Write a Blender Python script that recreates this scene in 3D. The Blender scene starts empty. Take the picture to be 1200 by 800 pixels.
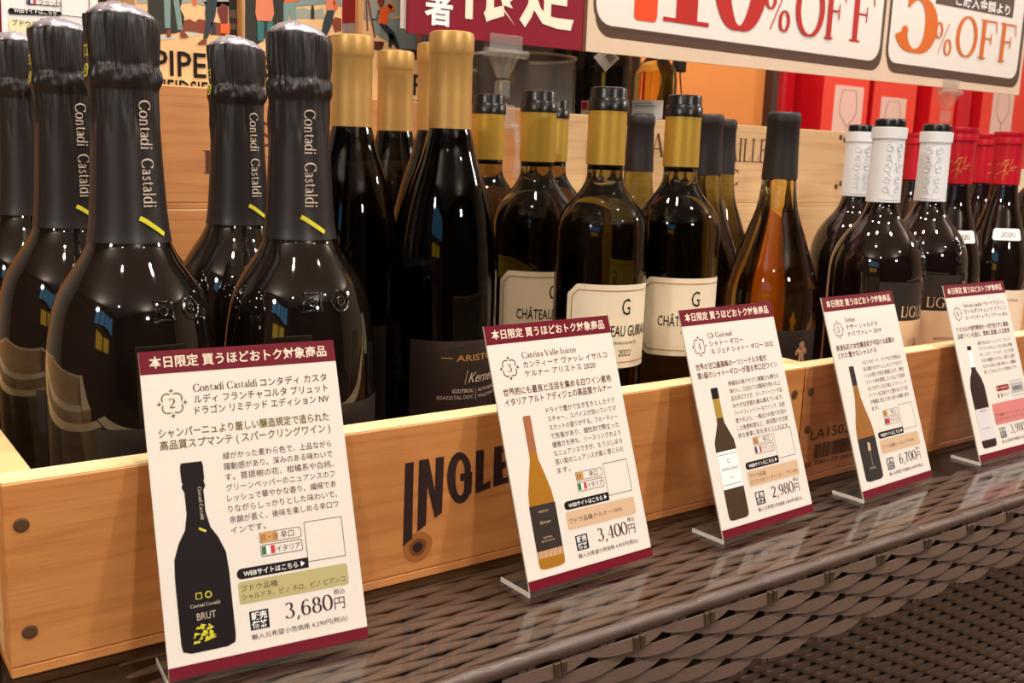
import bpy, math, random
from mathutils import Matrix, Vector
PI = math.pi
random.seed(7)
S = bpy.context.scene
COL = S.collection

# ------------------------------------------------------------------ camera
H0 = 0.265                                   # eye height above the glass table top
F = 1184.78                                  # focal length in pixels of a 1200 px wide frame
RW = ((0.81139, -0.5835, 0.03418), (-0.07918, -0.16767, -0.98266), (0.57911, 0.79462, -0.18225))
rt, dn, fw = [Vector(r) for r in RW]         # image right / down / forward as world vectors
cam = bpy.data.cameras.new('camera')
cam.sensor_width = 36.0; cam.lens = F / 1200 * 36.0; cam.clip_start = 0.02; cam.clip_end = 50
co = bpy.data.objects.new('camera', cam); COL.objects.link(co)
co.matrix_world = Matrix(((rt.x, -dn.x, -fw.x, 0), (rt.y, -dn.y, -fw.y, 0), (rt.z, -dn.z, -fw.z, H0), (0, 0, 0, 1)))
cam.dof.use_dof = True; cam.dof.focus_distance = 0.68; cam.dof.aperture_fstop = 20.0
S.camera = co

# ------------------------------------------------------------------ world and lights
w = bpy.data.worlds.new('world'); S.world = w; w.use_nodes = True
w.node_tree.nodes['Background'].inputs[0].default_value = (1.0, 0.86, 0.72, 1)
w.node_tree.nodes['Background'].inputs[1].default_value = 0.22
S.view_settings.view_transform = 'Standard'; S.view_settings.look = 'None'
S.view_settings.gamma = 1.0; S.view_settings.use_curve_mapping = False
S.view_settings.exposure = -0.26
CEIL = 1.95; FLOOR = -0.72
def lamp(name, loc, power, rad, col, aim=None, spread=PI):
    l = bpy.data.lights.new(name, 'AREA'); l.shape = 'DISK'; l.size = rad * 2; l.energy = power; l.color = col; l.spread = spread
    o = bpy.data.objects.new(name, l); COL.objects.link(o); o.location = loc
    d = (Vector(aim) - Vector(loc)) if aim else Vector((0, 0, -1))
    o.rotation_euler = d.to_track_quat('-Z', 'Y').to_euler()
WARM = (1.0, 0.84, 0.66); NEUT = (1.0, 0.95, 0.89)
LAMPS = [((-0.45, -0.10, CEIL - 0.06), 12, 0.05, WARM, (0.3, 0.6, 0.1)),
         ((0.30, 0.42, CEIL - 0.06), 17, 0.05, WARM, (0.35, 0.60, 0.1)),
         ((1.05, -0.30, CEIL - 0.06), 24, 0.05, NEUT, (0.9, 0.6, 0.1)),
         ((1.10, 0.48, CEIL - 0.06), 20, 0.05, NEUT, (1.05, 0.65, 0.1)),
         ((0.05, 1.02, CEIL - 0.06), 8, 0.05, WARM, (0.3, 0.9, 0.2)),
         ((1.0, 1.25, CEIL - 0.06), 7, 0.05, NEUT, None),
         ((-1.4, -1.6, CEIL - 0.06), 12, 0.05, WARM, None),
         ((1.4, -1.9, CEIL - 0.06), 12, 0.05, WARM, None)]
CEIL_FILL = [((-2.4, -.4, 1.5), (-.6, 0, CEIL)), ((.6, -2.8, 1.5), (.6, -1.0, CEIL)), ((3.6, -.4, 1.5), (1.9, 0, CEIL))]      # added fill lamps, brighten the ceiling that the bottles mirror
for p, a in CEIL_FILL: lamp('ceiling_fill_lamp', p, 34, .12, NEUT, a)
for i, (p, e, r, c, a) in enumerate(LAMPS): lamp('downlight_lamp', p, e, r, c, a)

# ------------------------------------------------------------------ materials
def node(nt, t, **k):
    n = nt.nodes.new(t)
    for a, b in k.items():
        if a in n.inputs: n.inputs[a].default_value = b
        else: setattr(n, a, b)
    return n
def srgb(r, g, b):
    return tuple(((c / 255) / 12.92 if c <= 10.3 else ((c / 255 + .055) / 1.055) ** 2.4) for c in (r, g, b)) + (1,)
MC = {}
def mat(name, col, rough=.5, metal=0, var=.0, scale=60, bump=0, bscale=400, spec=.5, coat=0, trans=0, ior=1.45, emit=0, stretch=(1, 1, 1)):
    if name in MC: return MC[name]
    if ('print' in name or 'ink' in name) and not metal: spec = .18
    m = bpy.data.materials.new(name); m.use_nodes = True; nt = m.node_tree; b = nt.nodes['Principled BSDF']
    b.inputs['Base Color'].default_value = col; b.inputs['Roughness'].default_value = rough; b.inputs['Metallic'].default_value = metal
    b.inputs['Specular IOR Level'].default_value = spec; b.inputs['Coat Weight'].default_value = coat
    b.inputs['Transmission Weight'].default_value = trans; b.inputs['IOR'].default_value = ior
    if emit: b.inputs['Emission Color'].default_value = col; b.inputs['Emission Strength'].default_value = emit
    tc = node(nt, 'ShaderNodeTexCoord'); mp = node(nt, 'ShaderNodeMapping'); mp.inputs['Scale'].default_value = stretch
    nt.links.new(tc.outputs['Object'], mp.inputs[0])
    if var:
        n = node(nt, 'ShaderNodeTexNoise', Scale=scale, Detail=4.0); nt.links.new(mp.outputs[0], n.inputs['Vector'])
        mx = node(nt, 'ShaderNodeMix', data_type='RGBA')
        nt.links.new(n.outputs[0], mx.inputs['Factor'])
        mx.inputs[6].default_value = tuple(c * (1 - var) for c in col[:3]) + (1,)
        mx.inputs[7].default_value = tuple(min(1, c * (1 + var)) for c in col[:3]) + (1,)
        nt.links.new(mx.outputs[2], b.inputs['Base Color'])
    if bump:
        n = node(nt, 'ShaderNodeTexNoise', Scale=bscale, Detail=3.0); nt.links.new(mp.outputs[0], n.inputs['Vector'])
        bp = node(nt, 'ShaderNodeBump', Strength=bump, Distance=.001); nt.links.new(n.outputs[0], bp.inputs['Height'])
        nt.links.new(bp.outputs[0], b.inputs['Normal'])
    MC[name] = m; return m
def wood(name, c0, c1, rough=.55, axis='x', ring=9):
    if name in MC: return MC[name]
    m = bpy.data.materials.new(name); m.use_nodes = True; nt = m.node_tree; b = nt.nodes['Principled BSDF']
    b.inputs['Roughness'].default_value = rough
    tc = node(nt, 'ShaderNodeTexCoord'); mp = node(nt, 'ShaderNodeMapping')
    mp.inputs['Scale'].default_value = (.55, 8, 8) if axis == 'x' else (8, .55, 8)
    mp.inputs['Rotation'].default_value = (0.05, 0.02, 0.03)
    nt.links.new(tc.outputs['Object'], mp.inputs[0])
    n1 = node(nt, 'ShaderNodeTexNoise', Scale=ring * .55, Detail=1.5, Distortion=.15); nt.links.new(mp.outputs[0], n1.inputs['Vector'])
    mul = node(nt, 'ShaderNodeMath', operation='MULTIPLY'); mul.inputs[1].default_value = 6; nt.links.new(n1.outputs[0], mul.inputs[0])
    fr = node(nt, 'ShaderNodeMath', operation='PINGPONG'); fr.inputs[1].default_value = .5; nt.links.new(mul.outputs[0], fr.inputs[0])
    r = node(nt, 'ShaderNodeMapRange'); r.inputs[1].default_value = 0; r.inputs[2].default_value = .5; nt.links.new(fr.outputs[0], r.inputs[0])
    pw = node(nt, 'ShaderNodeMath', operation='POWER'); pw.inputs[1].default_value = 2.5; nt.links.new(r.outputs[0], pw.inputs[0])
    mp2 = node(nt, 'ShaderNodeMapping'); mp2.inputs['Scale'].default_value = (6, 160, 160) if axis == 'x' else (160, 6, 160); nt.links.new(tc.outputs['Object'], mp2.inputs[0])
    n2 = node(nt, 'ShaderNodeTexNoise', Scale=3, Detail=4); nt.links.new(mp2.outputs[0], n2.inputs['Vector'])
    ad = node(nt, 'ShaderNodeMath', operation='MULTIPLY_ADD'); ad.inputs[1].default_value = .4; nt.links.new(n2.outputs[0], ad.inputs[0]); 
    m3 = node(nt, 'ShaderNodeMath', operation='MULTIPLY'); m3.inputs[1].default_value = .34; nt.links.new(pw.outputs[0], m3.inputs[0]); nt.links.new(m3.outputs[0], ad.inputs[2])
    cr = node(nt, 'ShaderNodeMix', data_type='RGBA'); nt.links.new(ad.outputs[0], cr.inputs['Factor']); cr.inputs[6].default_value = c0; cr.inputs[7].default_value = c1
    nt.links.new(cr.outputs[2], b.inputs['Base Color'])
    bp = node(nt, 'ShaderNodeBump', Strength=.25, Distance=.0005); nt.links.new(n2.outputs[0], bp.inputs['Height']); nt.links.new(bp.outputs[0], b.inputs['Normal'])
    MC[name] = m; return m
def thin_glass(name, tint=(1, 1, 1, 1), rough=.01, ior=1.5, haze=0):
    if name in MC: return MC[name]
    m = bpy.data.materials.new(name); m.use_nodes = True; nt = m.node_tree; nt.nodes.clear()
    out = node(nt, 'ShaderNodeOutputMaterial'); t = node(nt, 'ShaderNodeBsdfTransparent', Color=tint); g = node(nt, 'ShaderNodeBsdfGlossy', Roughness=rough)
    f0 = node(nt, 'ShaderNodeFresnel', IOR=ior); ge = node(nt, 'ShaderNodeNewGeometry'); f = node(nt, 'ShaderNodeMath', operation='MULTIPLY'); iv = node(nt, 'ShaderNodeMath', operation='SUBTRACT')
    iv.inputs[0].default_value = 1; nt.links.new(ge.outputs['Backfacing'], iv.inputs[1]); nt.links.new(f0.outputs[0], f.inputs[0]); nt.links.new(iv.outputs[0], f.inputs[1]); mx = node(nt, 'ShaderNodeMixShader')
    nt.links.new(f.outputs[0], mx.inputs[0]); nt.links.new(g.outputs[0], mx.inputs[2])
    if haze:
        d = node(nt, 'ShaderNodeBsdfDiffuse', Color=(.9, .88, .84, 1)); m2 = node(nt, 'ShaderNodeMixShader'); m2.inputs[0].default_value = haze
        nt.links.new(t.outputs[0], m2.inputs[1]); nt.links.new(d.outputs[0], m2.inputs[2]); nt.links.new(m2.outputs[0], mx.inputs[1])
    else: nt.links.new(t.outputs[0], mx.inputs[1])
    nt.links.new(mx.outputs[0], out.inputs[0]); MC[name] = m; return m
def bottle_glass(name, tint, density, ior=1.4):
    if name in MC: return MC[name]
    m = bpy.data.materials.new(name); m.use_nodes = True; nt = m.node_tree; b = nt.nodes['Principled BSDF']
    b.inputs['Base Color'].default_value = (1, 1, 1, 1); b.inputs['Transmission Weight'].default_value = 1; b.inputs['IOR'].default_value = ior; b.inputs['Roughness'].default_value = .015
    v = node(nt, 'ShaderNodeVolumeAbsorption', Color=tint, Density=density); nt.links.new(v.outputs[0], nt.nodes['Material Output'].inputs['Volume'])
    MC[name] = m; return m

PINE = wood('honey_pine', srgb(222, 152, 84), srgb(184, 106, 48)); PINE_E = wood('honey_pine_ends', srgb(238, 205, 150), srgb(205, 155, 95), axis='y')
PINE2 = wood('russet_pine', srgb(206, 136, 80), srgb(162, 88, 42))
EDGE = wood('lit_edge_wood', srgb(248, 226, 178), srgb(226, 186, 126)); PALE = wood('pale_pine', srgb(226, 190, 140), srgb(190, 138, 88)); TAN = wood('tan_cedar', srgb(202, 140, 82), srgb(162, 94, 48)); ROSY = wood('rosy_board', srgb(220, 165, 120), srgb(180, 115, 75))
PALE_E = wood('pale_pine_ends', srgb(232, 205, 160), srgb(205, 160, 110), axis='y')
INK = mat('black_ink', srgb(32, 24, 22), .6); BROWNINK = mat('brown_ink', srgb(92, 44, 38), .6); OLIVEINK = mat('olive_ink', srgb(104, 92, 30), .6)
STAMP = mat('burnt_stamp', srgb(48, 24, 20), .7, var=.2, scale=150); CARVE = mat('carved_dark_wood', srgb(84, 48, 24), .8, var=.2)
MAROON = mat('maroon_print', srgb(104, 16, 34), .45); MAROON3 = mat('red_brown_print', srgb(134, 30, 36), .45)
CARDW = mat('card_paper', srgb(222, 214, 205), .55, var=.015, scale=300); CREAM = mat('cream_print', srgb(246, 226, 205), .5)
CARDC = mat('cream_card_paper', srgb(234, 212, 176), .55, var=.015, scale=300)
WHITE = mat('white_print', srgb(240, 238, 236), .5); BLACKP = mat('black_print', srgb(26, 20, 20), .5)
OLIVEBOX = mat('olive_box_print', srgb(178, 168, 118), .5); TANBOX = mat('tan_box_print', srgb(206, 174, 142), .5); PINKBOX = mat('rose_box_print', srgb(206, 124, 120), .5)
TANTAG = mat('tan_tag_print', srgb(196, 150, 96), .5)
FGREEN = mat('flag_green', srgb(40, 100, 62), .5); FRED = mat('flag_red', srgb(196, 40, 48), .5); FBLUE = mat('flag_blue', srgb(50, 56, 110), .5)
ACRYL = thin_glass('clear_acrylic', (.97, .96, .94, 1), ior=1.45, haze=.02); ACEDGE = thin_glass('acrylic_edge', (.93, .91, .88, 1), rough=.05, ior=2.0, haze=.10)
TABLEG = thin_glass('table_glass', (.95, .95, .94, 1), rough=.004, ior=1.5)
VASEG = thin_glass('vase_glass', (.9, .88, .86, 1), ior=1.4, haze=.05)
RATTAN = mat('brown_rattan', srgb(106, 87, 78), .32, var=.13, scale=90, bump=.35, bscale=900, stretch=(.25, 1, 1))
RATTAN2 = mat('dark_rattan_binding', srgb(70, 56, 42), .45, var=.25, scale=120, bump=.3, bscale=900)
RIMM = mat('glossy_rattan_rim', srgb(78, 60, 52), .24, var=.2, scale=120, bump=.5, bscale=1400, spec=.8)
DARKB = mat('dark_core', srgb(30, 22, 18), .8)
FOIL = mat('dark_brown_foil', srgb(38, 32, 31), .38, var=.04, scale=50, bump=.05, bscale=260, spec=.6); FOILT = mat('silver_foil_top', srgb(190, 184, 196), .3, metal=.6, var=.15, scale=200, bump=.5, bscale=350)
BGL = mat('black_bottle_glass', srgb(16, 11, 8), .035, spec=1.0); RGL = mat('dark_red_bottle_glass', srgb(18, 9, 8), .035, spec=.9)
KGL = bottle_glass('brown_glass', (.50, .45, .14, 1), 210); CGL = bottle_glass('olive_glass', (.54, .50, .10, 1), 95); TGL = bottle_glass('amber_glass', (.82, .68, .06, 1), 46)
GOLDC = mat('copper_gold_capsule', srgb(204, 160, 92), .38, metal=.45, var=.06, scale=500, bump=.08, bscale=1500); GOLDY = mat('yellow_gold_band', srgb(206, 168, 72), .35, metal=.55, var=.05, scale=600)
BLKC = mat('black_screw_cap', srgb(18, 15, 15), .28); DRKC = mat('charcoal_capsule', srgb(38, 31, 31), .5, spec=.4); WHTC = mat('white_capsule', srgb(232, 234, 238), .4); EMB = mat('grey_embossing', srgb(205, 208, 214), .4)
REDC = mat('red_capsule', srgb(180, 18, 38), .32); GOLDINK = mat('gold_ink', srgb(220, 150, 80), .35, metal=.3); YEL = mat('yellow_print', srgb(214, 206, 60), .45); SILV = mat('silver_lettering', srgb(206, 190, 172), .45)
PAPER = mat('ivory_label', srgb(240, 226, 200), .45); PAPERG = mat('gold_line', srgb(190, 130, 60), .35, metal=.3); DKLAB = mat('charcoal_label', srgb(42, 35, 33), .45); KLAB = mat('umber_label', srgb(46, 36, 32), .45)
PEACH = mat('peach_label', srgb(232, 196, 158), .5)

# ------------------------------------------------------------------ mesh helpers
class MB:
    def __init__(s): s.v = []; s.f = []
    def add(s, vs, fs, f=None):
        n = len(s.v); s.v += [tuple(f(*p)) if f else tuple(p) for p in vs]; s.f += [tuple(i + n for i in q) for q in fs]; return s
    def box(s, x0, y0, z0, x1, y1, z1, f=None):
        v = [(x, y, z) for z in (z0, z1) for y in (y0, y1) for x in (x0, x1)]
        return s.add(v, [(0, 2, 3, 1), (4, 5, 7, 6), (0, 1, 5, 4), (2, 6, 7, 3), (0, 4, 6, 2), (1, 3, 7, 5)], f)
    def lathe(s, prof, n=48, f=None, cap=True, wob=None):
        v = []; 
        for j, (r, z) in enumerate(prof):
            for i in range(n):
                a = 2 * PI * i / n; rr, zz = (r, z) if not wob else wob(r, z, a)
                v.append((rr * math.sin(a), -rr * math.cos(a), zz))
        fs = [(j * n + i, j * n + (i + 1) % n, (j + 1) * n + (i + 1) % n, (j + 1) * n + i) for j in range(len(prof) - 1) for i in range(n)]
        if cap:
            v.append((0, 0, prof[0][1])); v.append((0, 0, prof[-1][1] if not wob else wob(0, prof[-1][1], 0)[1])); a, b = len(v) - 2, len(v) - 1; m = (len(prof) - 1) * n
            fs += [(a, (i + 1) % n, i) for i in range(n)] + [(b, m + i, m + (i + 1) % n) for i in range(n)]
        return s.add(v, fs, f)
    def tube(s, pts, r, n=8, f=None):
        pts = [Vector(p) for p in pts]; v = []; m = len(pts)
        for k, p in enumerate(pts):
            d = (pts[min(k + 1, m - 1)] - pts[max(k - 1, 0)]).normalized(); a = Vector((0, 0, 1)) if abs(d.z) < .9 else Vector((1, 0, 0))
            e1 = d.cross(a).normalized(); e2 = d.cross(e1); rr = r[k] if isinstance(r, (list, tuple)) else r
            v += [tuple(p + rr * (math.cos(2 * PI * i / n) * e1 + math.sin(2 * PI * i / n) * e2)) for i in range(n)]
        fs = [(k * n + i, k * n + (i + 1) % n, (k + 1) * n + (i + 1) % n, (k + 1) * n + i) for k in range(m - 1) for i in range(n)]
        fs += [tuple(range(n))[::-1], tuple((m - 1) * n + i for i in range(n))]
        return s.add(v, fs, f)
    def poly(s, pts, f=None, z=0): return s.add([(x, y, z) for x, y in pts], [tuple(range(len(pts)))], f)
    def prism(s, pts, y0, y1, f=None):                       # pts in x,z, extruded along y
        n = len(pts); v = [(x, y0, z) for x, z in pts] + [(x, y1, z) for x, z in pts]
        return s.add(v, [tuple(range(n)), tuple(range(n, 2 * n))[::-1]] + [(i, i + n, (i + 1) % n + n, (i + 1) % n) for i in range(n)], f)
    def build(s, name, m, parent=None, smooth=False, bevel=0):
        me = bpy.data.meshes.new(name); me.from_pydata(s.v, [], s.f); me.materials.append(m); me.update()
        import bmesh
        if not getattr(s, 'flat', False):
            bm = bmesh.new(); bm.from_mesh(me); bmesh.ops.recalc_face_normals(bm, faces=bm.faces)
            if bevel: bmesh.ops.bevel(bm, geom=list(bm.edges), offset=bevel, segments=1, affect='EDGES')
            bm.to_mesh(me); bm.free()
        if smooth:
            me.polygons.foreach_set('use_smooth', [True] * len(me.polygons))
            if smooth != 'all': me.set_sharp_from_angle(angle=math.radians(smooth if smooth is not True else 35))
        o = bpy.data.objects.new(name, me); COL.objects.link(o)
        if parent: o.parent = parent
        return o
class FL(MB): flat = True
def tag(o, label, cat, group=None):
    o['label'] = label; o['category'] = cat
    if group: o['group'] = group
    return o
def thing(name, loc, rz, label, cat, group=None):
    o = bpy.data.objects.new(name, None); COL.objects.link(o); o.location = loc; o.rotation_euler = (0, 0, rz); o.empty_display_size = .02
    return tag(o, label, cat, group)
def struct(o): o['kind'] = 'structure'; return o
def copy_tree(o, parent=None):
    c = o.copy(); COL.objects.link(c); c.parent = parent
    for ch in list(o.children):
        if ch is not c: copy_tree(ch, c)
    return c
def at(u, v, Y):                                             # photograph pixel -> point on the vertical plane y = Y
    d = rt * ((u - 600) / F) + dn * ((v - 400) / F) + fw; return Vector((0, 0, H0)) + d * (Y / d.y)
def vh(u): return 164 + (u - 100) * .0355                    # horizon row at column u

# ------------------------------------------------------------------ lettering
TC = {}
def glyphs(s, bold=0):
    k = (s, bold)
    if k not in TC:
        c = bpy.data.curves.new('t', 'FONT'); c.body = s; c.resolution_u = 2; c.offset = bold; c.size = 1
        o = bpy.data.objects.new('t', c); COL.objects.link(o); me = o.to_mesh()
        TC[k] = ([tuple(v.co) for v in me.vertices], [tuple(p.vertices) for p in me.polygons]); o.to_mesh_clear()
        bpy.data.objects.remove(o); bpy.data.curves.remove(c)
    return TC[k]
def text(mb, s, x, y, size, f=None, w=None, bold=0, al='l', z=0, xs=1.0, slant=0):
    vs, fs = glyphs(s, bold)
    if not vs: return
    x0 = min(v[0] for v in vs); x1 = max(v[0] for v in vs); sx = size * xs
    if w: sx = w / max(1e-6, x1 - x0)
    off = {'l': x0, 'c': (x0 + x1) / 2, 'r': x1}[al]
    mb.add([(x + (v[0] + slant * v[1] - off) * sx, y + v[1] * size, z) for v in vs], fs, f)
def ell(cx, cy, rx, ry, a0=0, a1=360, n=20): return [(cx + rx * math.cos(math.radians(a0 + (a1 - a0) * i / n)), cy + ry * math.sin(math.radians(a0 + (a1 - a0) * i / n))) for i in range(n + 1)]
TK, TN = .105, .026
def GL(ch):
    V = lambda x, y0, y1, t=TK: ([(x, y0), (x, y1)], t)
    Hh = lambda x0, x1, y, t=TN: ([(x0, y), (x1, y)], t)
    st = lambda x, top=.7: [V(x, 0, top), Hh(x - .11, x + .11, TN / 2), Hh(x - .11, x + .11, top - TN / 2)]
    c = 'c'; X = .46
    D = {
     'I': (st(.15), .31), 'L': (st(.15) + [Hh(.05, .52, TN / 2), ([(.52, 0), (.54, .2)], TN)], .57),
     'F': (st(.15) + [Hh(.05, .5, .7 - TN / 2), ([(.5, .7), (.53, .5)], TN), Hh(.15, .38, .37), V(.38, .27, .47, TN)], .56),
     'E': (st(.15) + [Hh(.05, .5, .7 - TN / 2), ([(.5, .7), (.53, .52)], TN), Hh(.15, .38, .37), V(.38, .27, .47, TN), Hh(.05, .53, TN / 2), ([(.52, 0), (.55, .2)], TN)], .59),
     'O': ([(ell(.37, .35, .29, .345, n=28), c)], .74), 'U': (st(.15)[0:1] + [Hh(.04, .26, .69), ([(.15, .2)] + ell(.35, .22, .2, .21, 180, 360), c), V(.55, .2, .7, TN), Hh(.46, .64, .69)], .68),
     'C': ([(ell(.38, .35, .3, .345, 38, 322), c), V(.62, .5, .7, TN), V(.62, 0, .16, TN)], .68),
     'G': ([(ell(.38, .35, .3, .345, 38, 322), c), V(.62, .5, .7, TN), V(.6, .02, .3), Hh(.5, .7, .3)], .74),
     'D': (st(.15) + [([(.15, .69)] + ell(.3, .35, .3, .335, 90, -90) + [(.15, .015)], c)], .7),
     'T': ([V(.31, 0, .7), Hh(.2, .42, TN / 2), Hh(.03, .59, .69), ([(.03, .7), (.01, .5)], TN), ([(.59, .7), (.61, .5)], TN)], .62),
     'A': ([([(.07, 0), (.33, .7)], TN * 1.3), ([(.33, .7), (.6, 0)], TK), Hh(.0, .16, TN / 2), Hh(.5, .7, TN / 2), Hh(.15, .5, .24)], .7),
     'V': ([([(.07, .7), (.34, 0)], TK), ([(.34, 0), (.6, .7)], TN * 1.3), Hh(0, .18, .69), Hh(.5, .68, .69)], .66),
     'N': ([V(.13, 0, .7, TN * 1.3), ([(.13, .7), (.57, 0)], TK), V(.57, 0, .7, TN * 1.3), Hh(.03, .23, TN / 2), Hh(.47, .67, .69)], .7),
     'R': (st(.15) + [([(.15, .69)] + ell(.3, .52, .2, .17, 90, -90) + [(.15, .35)], c), ([(.32, .35), (.55, 0)], TK)], .62),
     'S': ([([(.44, .52), (.4, .64), (.28, .685), (.15, .64), (.12, .53), (.18, .42), (.3, .34), (.42, .26), (.45, .15), (.38, .05), (.25, .015), (.12, .07), (.08, .2)], .07)], .54),
     '0': ([(ell(.26, .35, .2, .345, n=44), c)], .52), '1': ([V(.27, 0, .7), Hh(.1, .44, TN / 2), ([(.27, .69), (.1, .6)], TN)], .5),
     '2': ([(ell(.245, .5, .165, .19, 165, -35, 14) + [(.22, .19), (.08, .04)], c), Hh(.08, .44, .04, TK * .8)], .52),
     '3': ([(ell(.23, .53, .14, .155, 150, -90, 14), c), (ell(.23, .195, .19, .19, 90, -155, 16), c)], .52),
     '4': ([V(.35, 0, .7), ([(.35, .7), (.05, .2)], TN), Hh(.05, .48, .2), Hh(.24, .46, TN / 2)], .52),
     '5': ([([(.115, .69), (.10, .36)], TN * 1.2), (ell(.215, .225, .20, .22, 125, -160, 22), c), Hh(.11, .38, .655, TK * .8), (ell(.075, .16, .022, .022, n=8), .045)], .52),
     '6': ([([(.4, .6), (.3, .69), (.16, .6), (.09, .4), (.08, .22)], c), (ell(.26, .21, .17, .2), c)], .52),
     '7': ([Hh(.08, .46, .66, TK * .7), ([(.44, .66), (.28, .4), (.22, 0)], c)], .5),
     '8': ([(ell(.26, .53, .14, .16), c), (ell(.26, .19, .18, .185), c)], .52),
     '9': ([([(.12, .1), (.22, .01), (.36, .1), (.43, .3), (.44, .48)], c), (ell(.26, .49, .17, .2), c)], .52),
     ',': ([([(.12, .05), (.14, .0), (.07, -.13)], .07)], .24), '.': ([V(.1, 0, .09, .09)], .2),
     '%': ([(ell(.17, .52, .12, .17), c), (ell(.58, .17, .12, .17), c), ([(.56, .7), (.2, 0)], TN)], .76),
     'a': ([([(.09, .38), (.17, .45), (.27, .43), (.31, .33), (.31, .1), (.38, .03)], c), ([(.31, .28), (.15, .22), (.08, .12), (.14, .02), (.24, .04), (.31, .14)], .05)], .42),
     'c': ([(ell(.25, .23, .18, .22, 40, 320), c)], .43), 'd': ([(ell(.23, .23, .17, .22), c), V(.4, 0, .72, .08), Hh(.4, .48, .02)], .5),
     'e': ([(ell(.24, .23, .18, .22, 0, 320), c), Hh(.08, .42, .24)], .45), 'i': ([V(.13, 0, X, .08), Hh(.04, .22, TN / 2), Hh(.05, .13, X - .02), V(.13, .58, .68, .09)], .26),
     'l': ([V(.13, 0, .72, .08), Hh(.04, .22, TN / 2), Hh(.05, .13, .7)], .26), 'n': ([V(.13, 0, X, .08), Hh(.04, .22, TN / 2), Hh(.05, .13, X - .02), ([(.13, .34), (.25, .44), (.35, .4), (.38, .28), (.38, 0)], .07), Hh(.29, .47, TN / 2)], .52),
     'o': ([(ell(.25, .23, .19, .22), c)], .5), 'r': ([V(.13, 0, X, .08), Hh(.04, .24, TN / 2), ([(.13, .32), (.22, .43), (.32, .42)], .06)], .36),
     's': ([([(.3, .36), (.2, .44), (.1, .36), (.17, .26), (.27, .2), (.32, .1), (.2, .01), (.08, .1)], .055)], .38), 't': ([V(.15, .06, .58, .075), Hh(.03, .28, X - .02), ([(.15, .07), (.22, .01), (.3, .06)], .04)], .32),
     'u': ([([(.13, X), (.13, .12), (.2, .03), (.3, .05), (.38, .14)], .07), V(.38, 0, X, .075), Hh(.05, .13, X - .02), Hh(.38, .46, .02)], .52),
     'h': ([V(.13, 0, .72, .08), Hh(.04, .22, TN / 2), ([(.13, .34), (.25, .44), (.35, .4), (.38, .28), (.38, 0)], .07), Hh(.29, .47, TN / 2)], .52), 'g': ([(ell(.23, .26, .15, .18), c), (ell(.23, -.06, .18, .1), .03), ([(.36, .4), (.46, .44)], .03)], .47),
     ' ': ([], .26), '-': ([Hh(.05, .27, .25, .05)], .32)}
    return D.get(ch, ([], .4))
def serif(mb, s, x, y, size, f=None, w=None, al='l', heavy=1.0, z=0):
    tot = sum(GL(c)[1] for c in s); sx = (w / tot) if w else size
    if al == 'c': x -= tot * sx / 2
    if al == 'r': x -= tot * sx
    for c in s:
        st, adv = GL(c)
        for si, (pts, t) in enumerate(st):
            zz = z + si * (.012 if size > .5 and w is not None or size > 1.5 else .00002)
            n = len(pts); L = []; closed = n > 4 and abs(pts[0][0] - pts[-1][0]) + abs(pts[0][1] - pts[-1][1]) < 1e-6
            for i, p in enumerate(pts):
                a = pts[i - 1] if i else (pts[-2] if closed else pts[0]); b = pts[i + 1] if i < n - 1 else (pts[1] if closed else pts[-1])
                dx, dy = b[0] - a[0], b[1] - a[1]; d = math.hypot(dx, dy) or 1; dx /= d; dy /= d
                k = (TN * 1.1 + (TK * heavy - TN) * abs(dy) ** 1.5) if t == 'c' else (t * (heavy if t > .05 else 1)); 
                L.append((p[0] - dy * k / 2, p[1] + dx * k / 2)); L.append((p[0] + dy * k / 2, p[1] - dx * k / 2))
            mb.add([(x + q[0] * sx, y + q[1] * size, zz) for q in L], [(2 * i, 2 * i + 1, 2 * i + 3, 2 * i + 2) for i in range(n - 1)], f)
        x += adv * sx
def rr(x0, y0, x1, y1, r, n=5):
    r = min(r, (x1 - x0) / 2, (y1 - y0) / 2)
    return [(cx + r * math.cos(math.radians(a + 90 * i / n)), cy + r * math.sin(math.radians(a + 90 * i / n))) for cx, cy, a in ((x1 - r, y1 - r, 0), (x0 + r, y1 - r, 90), (x0 + r, y0 + r, 180), (x1 - r, y0 + r, 270)) for i in range(n + 1)]
def ring(mb, a, b, f=None, z=0):
    n = len(a); mb.add([(x, y, z) for x, y in a + b], [(i, (i + 1) % n, (i + 1) % n + n, i + n) for i in range(n)], f)
def line(mb, pts, w, f=None, z=0, closed=False):
    if closed: pts = list(pts) + [pts[0], pts[1]]
    n = len(pts); L = []
    for i, p in enumerate(pts):
        a, b = pts[max(i - 1, 0)], pts[min(i + 1, n - 1)]; dx, dy = b[0] - a[0], b[1] - a[1]; d = math.hypot(dx, dy) or 1
        L += [(p[0] - dy / d * w / 2, p[1] + dx / d * w / 2, z), (p[0] + dy / d * w / 2, p[1] - dx / d * w / 2, z)]
    mb.add(L, [(2 * i, 2 * i + 1, 2 * i + 3, 2 * i + 2) for i in range(n - 1)], f)

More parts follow.
